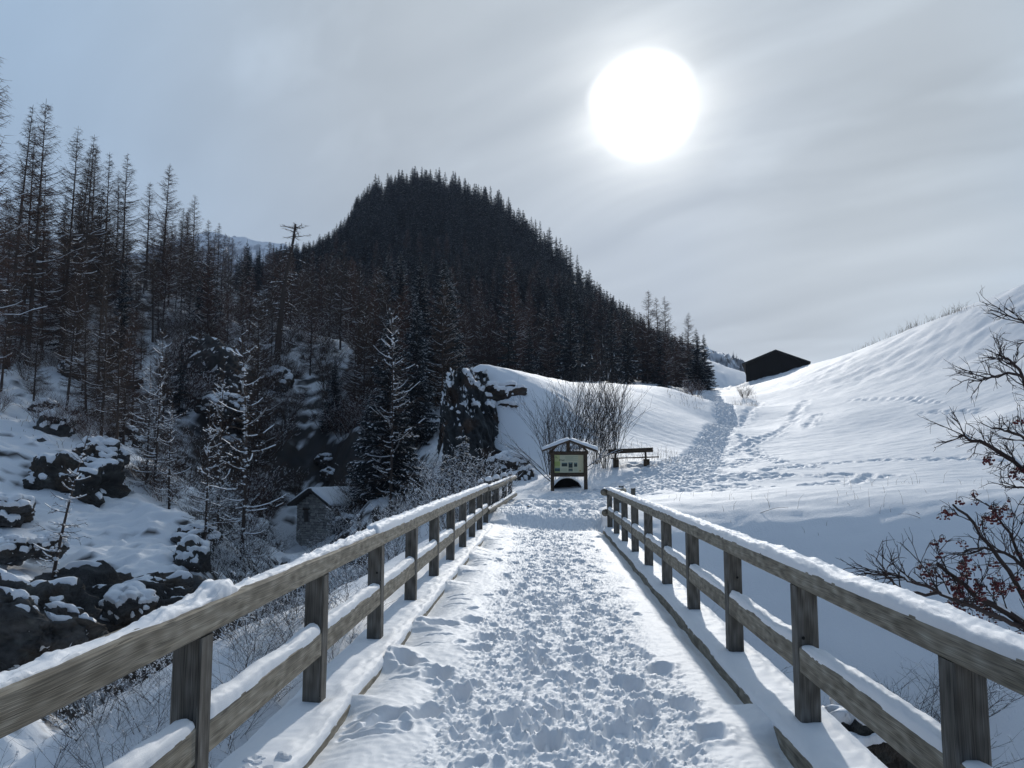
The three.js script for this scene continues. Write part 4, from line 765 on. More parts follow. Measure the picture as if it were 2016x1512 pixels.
// a spruce: boughs in whorls with hanging needle sprays
function makeSpruce(seed, H, o = {}) {
  const r = rng(seed), trunk = new MB(), crown = new MB(), snow = new MB(), fine = o.fine ?? 1, width = o.width ?? 0.15, from = o.from ?? 0.06, snowy = o.snow ?? 0.3;
  const lean = (r() - 0.5) * 0.03, la = r() * 6.28, axis = h => [Math.cos(la) * lean * h, h, Math.sin(la) * lean * h];
  trunk.tube([axis(-0.6), axis(H * 0.5), axis(H)], [H * 0.011 + 0.02, H * 0.007, 0.01], 6);
  let h = H * from; const gap = r() < 0.5 ? 0.3 + 0.3 * r() : 9;
  while (h < H * 0.995) {
    const t = (h - H * from) / (H * (1 - from)), nb = t > 0.93 ? 4 : 5 + Math.floor(r() * 3);
    for (let b = 0; b < nb; b++) {
      const az = r() * 6.28, c = axis(h + (r() - 0.5) * 0.2), ca = Math.cos(az), sa = Math.sin(az);
      const L = Math.max(0.16, H * width * Math.pow(1 - t, 0.85) * (0.62 + 0.5 * r()) * (1 - 0.35 * Math.exp(-(((t - gap) / 0.06) ** 2))) * (t < 0.08 ? 0.7 : 1));
      const sag = lerp(0.42, -0.35, t) * (0.75 + 0.5 * r()), tip = lerp(0.16, 0.1, t);
      const pos = s => [c[0] + ca * L * s, c[1] + L * (-sag * s + tip * s * s * s), c[2] + sa * L * s];
      trunk.tube([pos(0), pos(0.75)], [0.02, 0.008], 3, false);
      const n = Math.max(2, Math.ceil(L / (0.26 / fine)));
      for (let k = 0; k < n; k++) for (const sd of [-1, 1]) {
        const s = (k + 0.3 + 0.6 * r()) / n, p = pos(s), l = (0.16 + 0.30 * L * (1 - 0.75 * s)) * (0.7 + 0.6 * r()), w = (0.055 + 0.045 * r()) / Math.sqrt(fine) * (0.6 + 0.3 * Math.min(L, 2));
        const dir = 0.45 + 0.4 * r(), e = [p[0] + l * (ca * dir - sa * sd * 0.85), p[1] - l * (0.15 + 0.45 * r()), p[2] + l * (sa * dir + ca * sd * 0.85)];
        crown.t3([p[0] - ca * w, p[1] + 0.01, p[2] - sa * w], [p[0] + ca * w, p[1] + 0.01, p[2] + sa * w], e);
        const q = pos(Math.min(1, s + 0.08)); crown.t3([p[0], p[1], p[2]], [q[0], q[1], q[2]], [(p[0] + e[0]) / 2, p[1] - l * (0.45 + 0.4 * r()), (p[2] + e[2]) / 2]);
        if (fine > 1.2) { const m = [lerp(p[0], e[0], 0.5), lerp(p[1], e[1], 0.5), lerp(p[2], e[2], 0.5)]; crown.t3([m[0] - ca * w * 0.6, m[1], m[2] - sa * w * 0.6], [m[0] + ca * w * 0.6, m[1], m[2] + sa * w * 0.6], [m[0] + ca * l * 0.5, m[1] - l * 0.2, m[2] + sa * l * 0.5]); }
        if (r() < snowy * (0.55 + 0.45 * s)) { const z = 0.05 + 0.02 * r(), f = 0.25 + 0.3 * r(), ws = w * (1.1 + 0.9 * r()), m = [lerp(p[0], e[0], f), lerp(p[1], e[1], f) + z, lerp(p[2], e[2], f)], e2 = [lerp(p[0], e[0], 0.95), lerp(p[1], e[1], 0.95) + z * 0.6, lerp(p[2], e[2], 0.95)]; snow.t3([p[0] - ca * ws, p[1] + z * 0.4, p[2] - sa * ws], [p[0] + ca * ws, p[1] + z * 0.4, p[2] + sa * ws], m); snow.t3([m[0] - ca * ws, m[1] - 0.02, m[2] - sa * ws], [m[0] + ca * ws, m[1] - 0.02, m[2] + sa * ws], e2); }
      }
      const e = pos(1.06), p = pos(0.72); crown.t3([p[0] - sa * 0.06, p[1], p[2] + ca * 0.06], [p[0] + sa * 0.06, p[1], p[2] - ca * 0.06], e);
      if (r() < snowy * 0.7) { const p1 = pos(0.45), w = 0.05 + 0.09 * r() * Math.min(1, L); snow.t3([p1[0] + sa * w, p1[1] + 0.05, p1[2] - ca * w], [p1[0] - sa * w, p1[1] + 0.05, p1[2] + ca * w], [e[0], e[1] + 0.05, e[2]]); }
    }
    h += (0.30 + 0.12 * r()) * (H > 8 ? 1 : 0.7) / Math.sqrt(fine);
  }
  const top = axis(H + 0.5), b = axis(H * 0.985); crown.t3([b[0] - 0.04, b[1], b[2]], [b[0] + 0.04, b[1], b[2]], top);
  return { H, parts: [['trunk', trunk.geo(), M.spruceBark], ['crown', crown.geo(false), M.spruce], ...(snow.i.length ? [['snow_on_branches', snow.geo(false), M.snowPlain]] : [])] };
}
// many stemmed bare shrub
function makeShrub(seed, H, o = {}) {
  const r = rng(seed), mb = new MB(), snow = new MB(), stems = o.stems ?? 14, spread = o.spread ?? 0.5, snowy = o.snow ?? 0.2, rad = o.radius ?? 0.012, levels = o.levels ?? 3;
  const grow = (p, d, L, R, lev) => {
    const n = 4, Q = [[...p]], q = [R]; let c = [...p], v = [...d];
    for (let k = 1; k <= n; k++) { v = v.map(x => x + (r() - 0.5) * 0.22); v[1] += lev === 0 ? 0.05 : 0.02; const m = Math.hypot(...v); v = v.map(x => x / m); c = c.map((x, i) => x + v[i] * L / n); Q.push([...c]); q.push(R * (1 - 0.65 * k / n)); }
    mb.tube(Q, q, lev < 1 ? 4 : 3, false);
    if (snowy) for (let k = 0; k < n; k++) if (r() < snowy) { const A = Q[k], B = Q[k + 1], w = (q[k] + 0.008) * 1.3, hx = B[2] - A[2], hz = A[0] - B[0], m = Math.hypot(hx, hz) || 1, ox = hx / m * w, oz = hz / m * w; if (m < L / n * 0.25) continue; snow.t3([A[0] - ox, A[1] + q[k], A[2] - oz], [A[0] + ox, A[1] + q[k], A[2] + oz], [B[0], B[1] + w, B[2]]); snow.t3([A[0], A[1] + w * 1.6, A[2]], [A[0] + ox, A[1] + q[k] * 0.5, A[2] + oz], [B[0], B[1] + w, B[2]]); snow.t3([A[0], A[1] + w * 1.6, A[2]], [A[0] - ox, A[1] + q[k] * 0.5, A[2] - oz], [B[0], B[1] + w, B[2]]); if (r() < (o.blobs ?? 0.2)) blob(snow, B[0], B[1] + w * 0.5, B[2], w * (1.3 + r()), r); }
    if (lev + 1 < levels) { const kids = lev === 0 ? (o.kids ?? 6) : (o.kids2 ?? 4); for (let k = 0; k < kids; k++) { const s = 0.25 + 0.75 * (k + r()) / kids, i = Math.min(n - 1, Math.floor(s * n)), f = s * n - i, b = Q[i].map((x, z) => lerp(x, Q[i + 1][z], f)), a = r() * 6.28, sp = o.open ?? 0.75; const dd = [v[0] + Math.cos(a) * sp, v[1] + (r() - 0.35) * sp * 0.7, v[2] + Math.sin(a) * sp], m = Math.hypot(...dd); grow(b, dd.map(x => x / m), L * (0.32 + 0.3 * r()), R * 0.5, lev + 1); } }
  };
  for (let k = 0; k < stems; k++) { const a = r() * 6.28, q = spread * (0.2 + r()), d = [Math.cos(a) * q, 1, Math.sin(a) * q], m = Math.hypot(...d); grow([Math.cos(a) * 0.12 * stems / 8 * r(), -0.15, Math.sin(a) * 0.12 * stems / 8 * r()], d.map(x => x / m), H * (0.55 + 0.4 * r()), rad * (0.7 + 0.6 * r()), 0); }
  return { H, parts: [['branches', mb.geo(false), o.mat ?? M.bush], ...(snow.i.length ? [['snow_on_branches', snow.geo(false), M.snowPlain]] : [])] };
}
function plant(proto, name, label, category, x, d, o = {}) {
  if (o.group && /tree/.test(name)) { o.height = Math.min(o.height, limit(x, d)); if (o.height < 3) { if (!/ridge|face/.test(o.group)) return null; o.height = 3.5; } }
  const t = thing(name, label, category, o.group), s = (o.height ?? proto.H) / proto.H, w = s * (o.width ?? 1);
  for (const [n, g, m] of proto.parts) part(n, g, m, t, n === 'snow_on_branches' ? 'stuff' : null);
  t.position.set(x, (o.y ?? ground(x, d)) - (o.sink ?? 0.1), -d); t.rotation.set(o.tiltX ?? 0, o.turn ?? 0, o.roll ?? 0, 'ZXY'); t.scale.set(w, s, w);
  return t;
}
const LARCH = [101, 102, 103, 104, 105].map((s, k) => makeLarch(s, 18, { width: [0.165, 0.2, 0.14, 0.19, 0.21][k], from: [0.2, 0.12, 0.25, 0.15, 0.1][k], snow: 0.16, density: 1.55, twig: 1.3, twigL: 1.05, twigW: 0.0095, red: k === 4 || k === 1 }));
const DENSE = [111, 112, 113].map((s, k) => makeLarch(s, 17, { width: [0.17, 0.2, 0.19][k], from: 0.08, snow: 0.30, density: 1.5, tw: 1.2, twig: 1.5, twigL: 1.2, twigW: 0.016, red: k !== 1 }));
const YOUNG = [121, 122, 123].map((s, k) => makeLarch(s, 9, { width: [0.24, 0.2, 0.28][k], from: 0.06, snow: 0.62, snowW: 0.85, density: 0.9, near: 1, twig: 1.2, radius: 0.09, twigL: 0.8, twigW: 0.008 }));
const SPRUCE = [131, 132, 133, 134].map((s, k) => makeSpruce(s, 12, { width: [0.17, 0.2, 0.16, 0.215][k], snow: [0.10, 0.16, 0.06, 0.2][k] }));
const NEARSPRUCE = [141, 142].map((s, k) => makeSpruce(s, 14, { width: 0.19, snow: [0.36, 0.30][k], fine: 2 }));

// ---- single trees that stand out: [kind, px, py of the top, distance, label]
const K = { l: LARCH, d: DENSE, y: YOUNG, s: SPRUCE, n: NEARSPRUCE };
const SINGLE = [
  ['l1', 3, 96, 45, 'very tall bare larch cut off by the left picture edge'],
  ['l2', 50, 196, 56, 'slim bare larch just left of the tallest full one'],
  ['l1', 87, 190, 58, 'tallest fully visible bare larch on the left slope'],
  ['l2', 70, 255, 66, 'slim larch squeezed between the two tallest larches'],
  ['l3', 148, 238, 62, 'broad bare larch right of the tallest one', ],
  ['l0', 168, 278, 70, 'thin larch close behind the broad bare larch'],
  ['l2', 181, 262, 68, 'slender larch in the middle of the left skyline group'],
  ['l1', 190, 284, 74, 'bare larch at the right of the left skyline group'],
  ['l2', 219, 297, 70, 'lone slim larch in the gap of the left skyline'],
  ['l3', 262, 299, 76, 'full crowned bare larch left of the skyline gap'],
  ['l0', 238, 335, 84, 'smaller larch leaning on the full crowned larch'],
  ['l4', 331, 315, 88, 'conical bare larch standing free against the sky'],
  ['l1', 299, 356, 92, 'larch just left of the free standing conical one'],
  ['l3', 382, 380, 100, 'bare larch right of the free standing conical one'],
  ['l2', 361, 404, 104, 'thin larch beneath the skyline left of the distant ridge'],
  ['l0', 413, 428, 110, 'thin larch in front of the distant ridge'],
  ['l2', 432, 436, 112, 'second thin larch in front of the distant ridge'],
  ['l1', 457, 463, 116, 'low larch at the foot of the distant ridge'],
  ['d1', 106, 332, 60, 'dense brown twigged larch below the tall skyline larches'],
  ['s1', 203, 366, 80, 'dark spruce among the bare larches on the left skyline'],
  ['s2', 166, 355, 76, 'narrow dark spruce half hidden by the larches at left'],
  ['s0', 490, 472, 104, 'dark spruce with a sharp top beneath the distant ridge'],
  ['n1', 245, 500, 60, 'dark snow flecked spruce in the forest at left', 0.7],
  ['d0', 1010, 500, 108, 'broad reddish larch above the snowy mound', 1.15],
  ['d2', 912, 590, 98, 'reddish larch left of the broad one above the crag'],
  ['d0', 830, 610, 92, 'reddish brown larch at the foot of the wooded hill'],
  ['d1', 655, 490, 118, 'brown larch at the left foot of the wooded hill'],
  ['d1', 742, 520, 112, 'thin brown larch before the dark spruces of the hill'],
  ['d2', 1080, 620, 100, 'snow lined larch behind the mound right of the broad one'],
  ['d1', 610, 520, 100, 'brown larch right of the broken topped tree'],
  ['n0', 1122, 600, 104, 'snow flecked spruce behind the middle of the mound'],
  ['n0', 662, 705, 70, 'slim snow laden spruce above the stone hut'],
  ['n1', 765, 600, 52, 'big snow laden spruce right of the stone hut', 1.1],
  ['y2', 775, 585, 50, 'bare larch with snow lined boughs in front of the big spruce'],
  ['d2', 700, 640, 70, 'brown larch behind the big snow laden spruce'],
  ['l1', 1271, 566, 104, 'tallest bare larch of the group left of the barn'],
  ['l0', 1294, 580, 106, 'slender larch of the group left of the barn'],
  ['l3', 1316, 578, 103, 'wide bare larch of the group left of the barn'],
  ['l4', 1351, 612, 105, 'smallest bare larch of the group left of the barn'],
  ['n1', 1371, 645, 98, 'snow flecked spruce at the right end of the forest', 1.1],
  ['n1', 1385, 655, 101, 'twin spruce close behind the last spruce of the forest'],
  ['n0', 1300, 640, 104, 'snow flecked spruce in the haze left of the path'],
  ['d1', 520, 560, 62, 'olive brown bushy larch left of the broken topped tree', 0.8],
  ['y0', 491, 640, 36, 'snow lined larch with long boughs beside the stone hut', 1.15],
  ['y1', 416, 780, 34, 'snow lined larch left of the long boughed one'],
  ['y1', 443, 690, 41, 'thin snow lined larch behind the long boughed one'],
  ['y0', 318, 640, 42, 'snow lined larch at the back of the snow ledge'],
  ['y2', 300, 700, 42, 'second snow lined larch at the back of the snow ledge'],
  ['y1', 345, 760, 40, 'slim larch at the right back of the snow ledge'],
  ['l2', 245, 600, 42, 'straight thin larch rising from the snow ledge', 0.9],
  ['l0', 215, 560, 44, 'thin larch at the left back of the snow ledge', 0.9],
];
const rp = rng(404);
for (const [k, px, py, d, label, w = 1] of SINGLE) {
  const p = at(px, py, d), y = ground(p.x, d), proto = K[k[0]][+k[1]];
  const kind = 'sn'.includes(k[0]) ? 'spruce' : 'larch';
  plant(proto, `${kind}_tree`, label, `${kind} tree`, p.x, d, { height: Math.max(3, p.y - y), width: w * clamp(proto.H / Math.max(3, p.y - y), 0.75, 1.5) ** 0.5, turn: rp() * 6.28, sink: 0.25, roll: (rp() - 0.5) * 0.04 });
}
// the thin larch leaning on the snow ledge
{ const p = at(98, 1165, 27), q = at(152, 850, 27.5); plant(makeLarch(151, 6.2, { width: 0.2, from: 0.15, snow: 0.9, near: 1, density: 0.8, radius: 0.08, twigL: 0.9, twigW: 0.008 }), 'larch_tree', 'thin leaning snow dusted larch at the edge of the snow ledge', 'larch tree', p.x, 27, { y: p.y, height: q.y - p.y + 0.3, roll: -0.17, turn: 1.1 }); }
// the broken topped old larch
{
  const B = at(545, 700, 74), T = at(580, 440, 74), H = T.y - B.y, r = rng(161), mb = new MB(), tw = new MB(), snow = new MB(), P = [], R = [];
  for (let k = 0; k <= 10; k++) { const t = k / 10; P.push([(T.x - B.x) * (t * 0.75 + 0.25 * t * t) + 0.06 * Math.sin(t * 9), H * t - (k ? 0 : 0.6), 0.2 * Math.sin(t * 5)]); R.push(lerp(0.36, 0.10, t)); } mb.tube(P, R, 8);
  for (let k = 0; k < 64; k++) {
    const t = k < 14 ? 0.9 + 0.1 * r() : 0.1 + 0.78 * r(), i = Math.min(9, Math.floor(t * 10)), f = t * 10 - i, b = P[i].map((x, z) => lerp(x, P[i + 1][z], f)), az = r() * 6.28, L = (k < 14 ? 0.9 + 0.9 * r() : 0.8 + 2.9 * r() * (1 - 0.6 * t)), dn = k < 14 ? -0.15 + 0.5 * r() : -0.25 - 0.5 * r(), Q = [b], q = [0.045]; let c = [...b], a = az, dy = dn * 0.3;
    for (let s = 1; s <= 5; s++) { a += (r() - 0.5) * 0.7; dy = dn * s / 5 + (r() - 0.5) * 0.25; c = [c[0] + Math.cos(a) * L / 5, c[1] + dy * L / 5, c[2] + Math.sin(a) * L / 5]; Q.push([...c]); q.push(0.045 * (1 - 0.16 * s)); }
    mb.tube(Q, q, 4, false);
    for (let s = 0; s < 5; s++) { if (r() < 0.45 && k >= 14) { const A = Q[s], E = Q[s + 1]; snow.t3([A[0] - 0.05, A[1] + 0.04, A[2]], [A[0] + 0.05, A[1] + 0.04, A[2]], [E[0], E[1] + 0.1, E[2]]); snow.t3([A[0], A[1] + 0.11, A[2]], [A[0] + 0.05, A[1] + 0.03, A[2] + 0.04], [E[0], E[1] + 0.09, E[2]]); } for (let z = 0; z < 7; z++) { const f2 = r(), m = Q[s].map((x, y) => lerp(x, Q[s + 1][y], f2)), l = 0.25 + 0.4 * r(); tw.t3([m[0], m[1] - 0.012, m[2]], [m[0] + 0.015, m[1] + 0.012, m[2]], [m[0] + (r() - 0.5) * 1.6 * l, m[1] + (r() - 0.5) * l, m[2] + (r() - 0.5) * 1.6 * l]); } }
  }
  const t = thing('larch_tree', 'gnarled old larch with a broken flat top against the sky', 'larch tree');
  part('trunk', mb.geo(), M.larchBark, t); part('crown', tw.geo(false), M.larchTwig, t); part('snow_on_branches', snow.geo(false), M.snowPlain, t, 'stuff');
  t.position.copy(B);
}
// ---- the stands between: each tree a tree of its own
// how high the random trees may reach in each direction, so that the sky keeps its measured gaps
const SKYLINE = [[-400, 60], [0, 190], [60, 240], [150, 300], [200, 330], [262, 345], [330, 385], [380, 420], [440, 462], [490, 486], [590, 488], [620, 468], [660, 440], [690, 385], [720, 355], [800, 318], [900, 325], [1000, 372], [1130, 478], [1200, 556], [1250, 612], [1290, 646], [1340, 668], [1400, 690], [3000, 690]];
function limit(x, d) { const px = 1075 + x / d * F; let k = 0; while (k < SKYLINE.length - 2 && SKYLINE[k + 1][0] < px) k++; const t = clamp((px - SKYLINE[k][0]) / (SKYLINE[k + 1][0] - SKYLINE[k][0]), 0, 1); return at(px, lerp(SKYLINE[k][1], SKYLINE[k + 1][1], t) + 16 * n2(x * 2.7, d * 1.9), d).y - ground(x, d); }
function scatter(n, seed, pick, make) { const r = rng(seed), put = []; for (let k = 0, tries = 0; k < n && tries < n * 60; tries++) { const [x, d, gap] = pick(r); if (gap > 1e6 || put.some(q => Math.hypot(q[0] - x, q[1] - d) < gap)) continue; put.push([x, d]); make(x, d, r, k++); } }
const pix = (r, a, b, c, e) => { const d = lerp(c, e, r()), px = lerp(a, b, r()); return [at(px, 700, d).x, d]; };
scatter(60, 501, r => [...pix(r, -120, 330, 46, 88), 2.2], (x, d, r) => plant(LARCH[Math.floor(r() * 5)], 'larch_tree', 'bare larch in the dense stand on the left slope', 'larch tree', x, d, { height: 6 + 5.5 * r(), turn: r() * 6.28, sink: 0.3, roll: (r() - 0.5) * 0.08, group: 'bare larches in the stand on the left slope' }));
scatter(16, 502, r => [...pix(r, -100, 420, 55, 120), 4], (x, d, r) => plant(SPRUCE[Math.floor(r() * 4)], 'spruce_tree', 'dark spruce among the bare larches of the left slope', 'spruce tree', x, d, { height: 6 + 4 * r(), turn: r() * 6.28, sink: 0.3, group: 'spruces on the left slope' }));
scatter(56, 503, r => [...pix(r, 300, 740, 70, 130), 2.0], (x, d, r) => plant(r() < 0.5 ? DENSE[Math.floor(r() * 3)] : LARCH[Math.floor(r() * 5)], 'larch_tree', 'brown larch on the lit ledge between left slope and wooded hill', 'larch tree', x, d, { height: 8 + 5 * r(), turn: r() * 6.28, sink: 0.3, group: 'larches on the ledge between slope and hill' }));
scatter(60, 504, r => [...pix(r, 640, 1330, 92, 150), 3], (x, d, r) => plant(DENSE[Math.floor(r() * 3)], 'larch_tree', 'reddish brown larch in the lower forest of the wooded hill', 'larch tree', x, d, { height: 8 + 5 * r(), turn: r() * 6.28, sink: 0.3, group: 'brown larches low on the wooded hill' }));
scatter(60, 505, r => [...pix(r, 780, 1385, 92, 150), 3], (x, d, r) => plant(SPRUCE[Math.floor(r() * 4)], 'spruce_tree', 'dark spruce in the lower forest of the wooded hill', 'spruce tree', x, d, { height: 8 + 5 * r(), turn: r() * 6.28, sink: 0.3, group: 'spruces low on the wooded hill' }));
scatter(30, 508, r => [...pix(r, 690, 900, 56, 96), 2.2], (x, d, r) => { const l = r() < 0.6; plant(l ? DENSE[Math.floor(r() * 3)] : NEARSPRUCE[Math.floor(r() * 2)], l ? 'larch_tree' : 'spruce_tree', `${l ? 'brown larch' : 'snow flecked spruce'} in the gully between the big spruce and the crag`, l ? 'larch tree' : 'spruce tree', x, d, { height: 8 + 6 * r(), turn: r() * 6.28, sink: 0.3, group: `${l ? 'larches' : 'spruces'} crowding the gully left of the crag` }); });
const RIDGE = [[520, 232], [600, 236], [660, 243], [720, 250], [775, 253], [830, 255], [890, 253], [950, 250], [1000, 245], [1050, 238], [1100, 229], [1140, 220], [1195, 206], [1250, 190], [1300, 170], [1340, 152], [1375, 125]];
const ridgeAt = px => { let k = 0; while (k < RIDGE.length - 2 && RIDGE[k + 1][0] < px) k++; const t = (px - RIDGE[k][0]) / (RIDGE[k + 1][0] - RIDGE[k][0]); return lerp(RIDGE[k][1], RIDGE[k + 1][1], t); };
scatter(96, 506, r => { const px = lerp(520, 1370, r()), d = ridgeAt(px) - 7 * r() + 1; return [at(px, 500, d).x, d, 2.4]; }, (x, d, r) => plant(SPRUCE[Math.floor(r() * 4)], 'spruce_tree', 'dark spruce on the ridge line of the wooded hill', 'spruce tree', x, d, { height: 7.5 + 5 * r(), width: 1.0 + 0.55 * r(), turn: r() * 6.28, sink: 0.4, group: 'spruces along the ridge of the wooded hill' }));
scatter(110, 507, r => { const px = lerp(560, 1350, r()), d = lerp(150, ridgeAt(px) - 6, r()); return [at(px, 600, d).x, d, 4]; }, (x, d, r) => plant(r() < 1 ? SPRUCE[Math.floor(r() * 4)] : null, 'spruce_tree', 'dark spruce on the steep face of the wooded hill', 'spruce tree', x, d, { height: 7 + 6 * r(), width: 0.8 + 0.5 * r(), turn: r() * 6.28, sink: 0.4, group: 'spruces on the face of the wooded hill' }));
// the rest of the wood, too many to tell apart
function wood(name, label, proto, n, seed, pick, hMin, hMax) {
  const geos = proto.parts.map(([nm, g, m]) => { const c = g.clone(), k = c.attributes.position.count, col = new Float32Array(k * 3); for (let i = 0; i < k; i++) col.set([m.color.r, m.color.g, m.color.b], i * 3); c.setAttribute('color', new THREE.BufferAttribute(col, 3)); if (c.attributes.normal) c.deleteAttribute('normal'); return c; });
  const g = mergeGeometries(geos); g.computeVertexNormals();
  const m = new THREE.InstancedMesh(g, std({ color: 0xffffff, vertexColors: true, roughness: 0.9, name: 'forest' }), n), r = rng(seed), o = new THREE.Object3D();
  for (let k = 0; k < n; k++) { const [x, d] = pick(r), s = clamp(Math.min(lerp(hMin, hMax, r()), limit(x, d) + 0.4), 2.5, 30) / proto.H; o.position.set(x, ground(x, d) - 0.4, -d); o.rotation.set(0, r() * 6.28, 0); const w = s * (1.0 + 0.5 * r()); o.scale.set(w, s, w); o.updateMatrix(); m.setMatrixAt(k, o.matrix); }
  shadows(m); m.name = numbered(name); scene.add(m); tag(m, label, 'forest', null, 'stuff');
}
wood('distant_forest', 'mass of dark spruces covering the face of the wooded hill', SPRUCE[1], 520, 601, r => { const px = lerp(540, 1370, r()), d = lerp(112, ridgeAt(px) - 3, Math.sqrt(r())); return [at(px, 600, d).x, d]; }, 7.5, 12.5);
wood('distant_forest', 'further dark spruces mixed into the wooded hill', SPRUCE[3], 480, 602, r => { const px = lerp(540, 1370, r()), d = lerp(112, ridgeAt(px) - 3, Math.sqrt(r())); return [at(px, 600, d).x, d]; }, 7.5, 12.5);
wood('distant_forest', 'brown bare larches mixed into the wooded hill', DENSE[0], 170, 603, r => { const px = lerp(520, 1370, r()), d = lerp(105, Math.min(190, ridgeAt(px) - 8), r()); return [at(px, 600, d).x, d]; }, 8, 12);
wood('distant_forest', 'brown bare larches filling the back of the left slope', LARCH[3], 24, 604, r => pix(r, -100, 420, 72, 96), 5, 7.5);
wood('distant_forest', 'dark spruces in the saddle under the distant mountain ridge', SPRUCE[2], 70, 605, r => pix(r, 450, 640, 140, 228), 5, 8);

// ------------------------------------------------------------------ small trees on the far mountainside
{
  const g = SPRUCE[1].parts[1][1], n = 260, m = new THREE.InstancedMesh(g, M.spruce, n), r = rng(611), o = new THREE.Object3D(), p = farSlope.geometry.attributes.position;
  for (let k = 0; k < n; k++) { const band = r() < 0.5, j = band ? Math.floor(22 + 16 * r()) : Math.floor(36 + 80 * r()), i = Math.floor(r() * 300), q = j * 301 + i; o.position.set(p.getX(q) + 4 * (r() - 0.5), p.getY(q) - 0.3, p.getZ(q)); const s = 0.28 + 0.34 * r(); o.scale.set(s * 1.2, s, s * 1.2); o.updateMatrix(); m.setMatrixAt(k, o.matrix); }
  shadows(m); m.name = 'distant_forest_trees'; scene.add(m); tag(m, 'small dark trees dotting the snowy mountainside behind the barn', 'forest', null, 'stuff');
}
// ------------------------------------------------------------------ shrubs
const SHRUB = [makeShrub(201, 4.6, { stems: 16, spread: 0.42, snow: 0.06, radius: 0.022, kids: 8, kids2: 4, open: 0.55 }), makeShrub(202, 3.8, { stems: 12, spread: 0.35, snow: 0.05, radius: 0.018, kids: 8, kids2: 4, open: 0.55 })];
const BRUSH = [makeShrub(211, 2, { stems: 20, spread: 0.9, snow: 0.22, radius: 0.010, kids: 7, kids2: 4, open: 0.9, blobs: 0.35 }), makeShrub(212, 1.8, { stems: 18, spread: 1.1, snow: 0.28, radius: 0.010, kids: 7, kids2: 4, open: 1, blobs: 0.35 })];
const SCRUB = [makeShrub(221, 2.4, { stems: 24, spread: 0.7, snow: 0.04, radius: 0.014, kids: 8, kids2: 5, open: 0.8, mat: M.larchTwig }), makeShrub(222, 2, { stems: 24, spread: 0.8, snow: 0.10, radius: 0.014, kids: 8, kids2: 5, open: 0.8, mat: M.larchTwigRed })];
const TANGLE = [makeShrub(231, 1.3, { stems: 12, spread: 1.1, snow: 0.13, radius: 0.006, kids: 6, kids2: 4, open: 1.1, blobs: 0.25 }), makeShrub(232, 1.2, { stems: 12, spread: 1.3, snow: 0.10, radius: 0.006, kids: 6, kids2: 4, open: 1.1, blobs: 0.25 })];
const bushAt = (proto, label, px, d, h, o = {}) => { const x = at(px, 900, d).x; return plant(proto, o.name ?? 'shrub', label, o.category ?? 'shrub', x, d, { height: h, turn: px * 0.7, y: surf(x, d), sink: 0.12, ...o }); };
bushAt(SHRUB[0], 'tall bare shrub rising behind the roof of the info board', 1128, 34.5, 4.2);
bushAt(SHRUB[1], 'bare shrub left of the info board with arching stems', 1085, 34, 3.6, { turn: 2 });
bushAt(SHRUB[0], 'bare shrub between the info board and the bench', 1172, 35.5, 4.1, { turn: 4 });
bushAt(SHRUB[1], 'slender bare shrub directly behind the bench', 1208, 36.5, 3.9, { turn: 1 });
bushAt(SHRUB[1], 'low bare shrub at the left end of the bench', 1190, 34.2, 2.2, { turn: 5 });
{ const t = makeShrub(241, 4.5, { stems: 5, spread: 1.5, snow: 0.7, radius: 0.03, kids: 6, kids2: 3, open: 0.5, blobs: 0.05 }); bushAt(t, 'snow lined boughs leaning out left of the info board', 1096, 32, 3.4, { turn: 2.6 }); }
bushAt(BRUSH[0], 'snow dusted shrub in front of the stone hut', 640, 47, 1.9); bushAt(BRUSH[1], 'low twiggy shrub at the right front corner of the stone hut', 672, 49, 2.1, { turn: 2 }); bushAt(BRUSH[1], 'thin shrub at the left front corner of the stone hut', 556, 50, 1.5, { turn: 3 });
const fir = makeSpruce(251, 2.6, { width: 0.34, snow: 1.3, fine: 2.2, from: 0.02 });
bushAt(fir, 'small snow laden young spruce in front of the crag', 912, 27, 2.3, { name: 'spruce_tree', category: 'spruce tree' });
bushAt(fir, 'smaller snow laden young spruce left of the other in front of the crag', 878, 26.5, 1.9, { name: 'spruce_tree', category: 'spruce tree', turn: 2 });
bushAt(fir, 'low snow laden spruce bush just behind the left railing end', 945, 26, 1.5, { name: 'spruce_tree', category: 'spruce tree', turn: 4 });
scatter(34, 701, r => [...pix(r, 640, 965, 21, 42), 0.7], (x, d, r) => plant(BRUSH[Math.floor(r() * 2)], 'shrub', 'snow dusted brush on the gorge bank behind the left railing', 'shrub', x, d, { height: 1.2 + 0.9 * r(), turn: r() * 6.28, y: surf(x, d), group: 'snow dusted brush behind the left railing' }));
scatter(64, 702, r => { const d = lerp(5.2, 11, r()); return [-2.0 - 3.4 * r(), d, 0.35]; }, (x, d, r) => plant(TANGLE[Math.floor(r() * 2)], 'shrub', 'tangled snow dusted twigs under the left railing', 'shrub', x, d, { height: 0.5 + 0.55 * r(), turn: r() * 6.28, y: surf(x, d), group: 'twig tangles under the left railing' }));
scatter(80, 703, r => { const q = pix(r, 330, 740, 48, 88), px = 1075 + q[0] / q[1] * F; return [q[0], px > 530 && px < 700 && q[1] < 63 ? 300 : q[1], px > 530 && px < 700 && q[1] < 63 ? 1e9 : 1.1]; }, (x, d, r) => plant(SCRUB[Math.floor(r() * 2)], 'shrub', 'brown bare scrub in the wooded gorge above the stone hut', 'shrub', x, d, { height: 2 + 2 * r(), turn: r() * 6.28, y: surf(x, d), group: 'brown scrub in the wooded gorge' }));
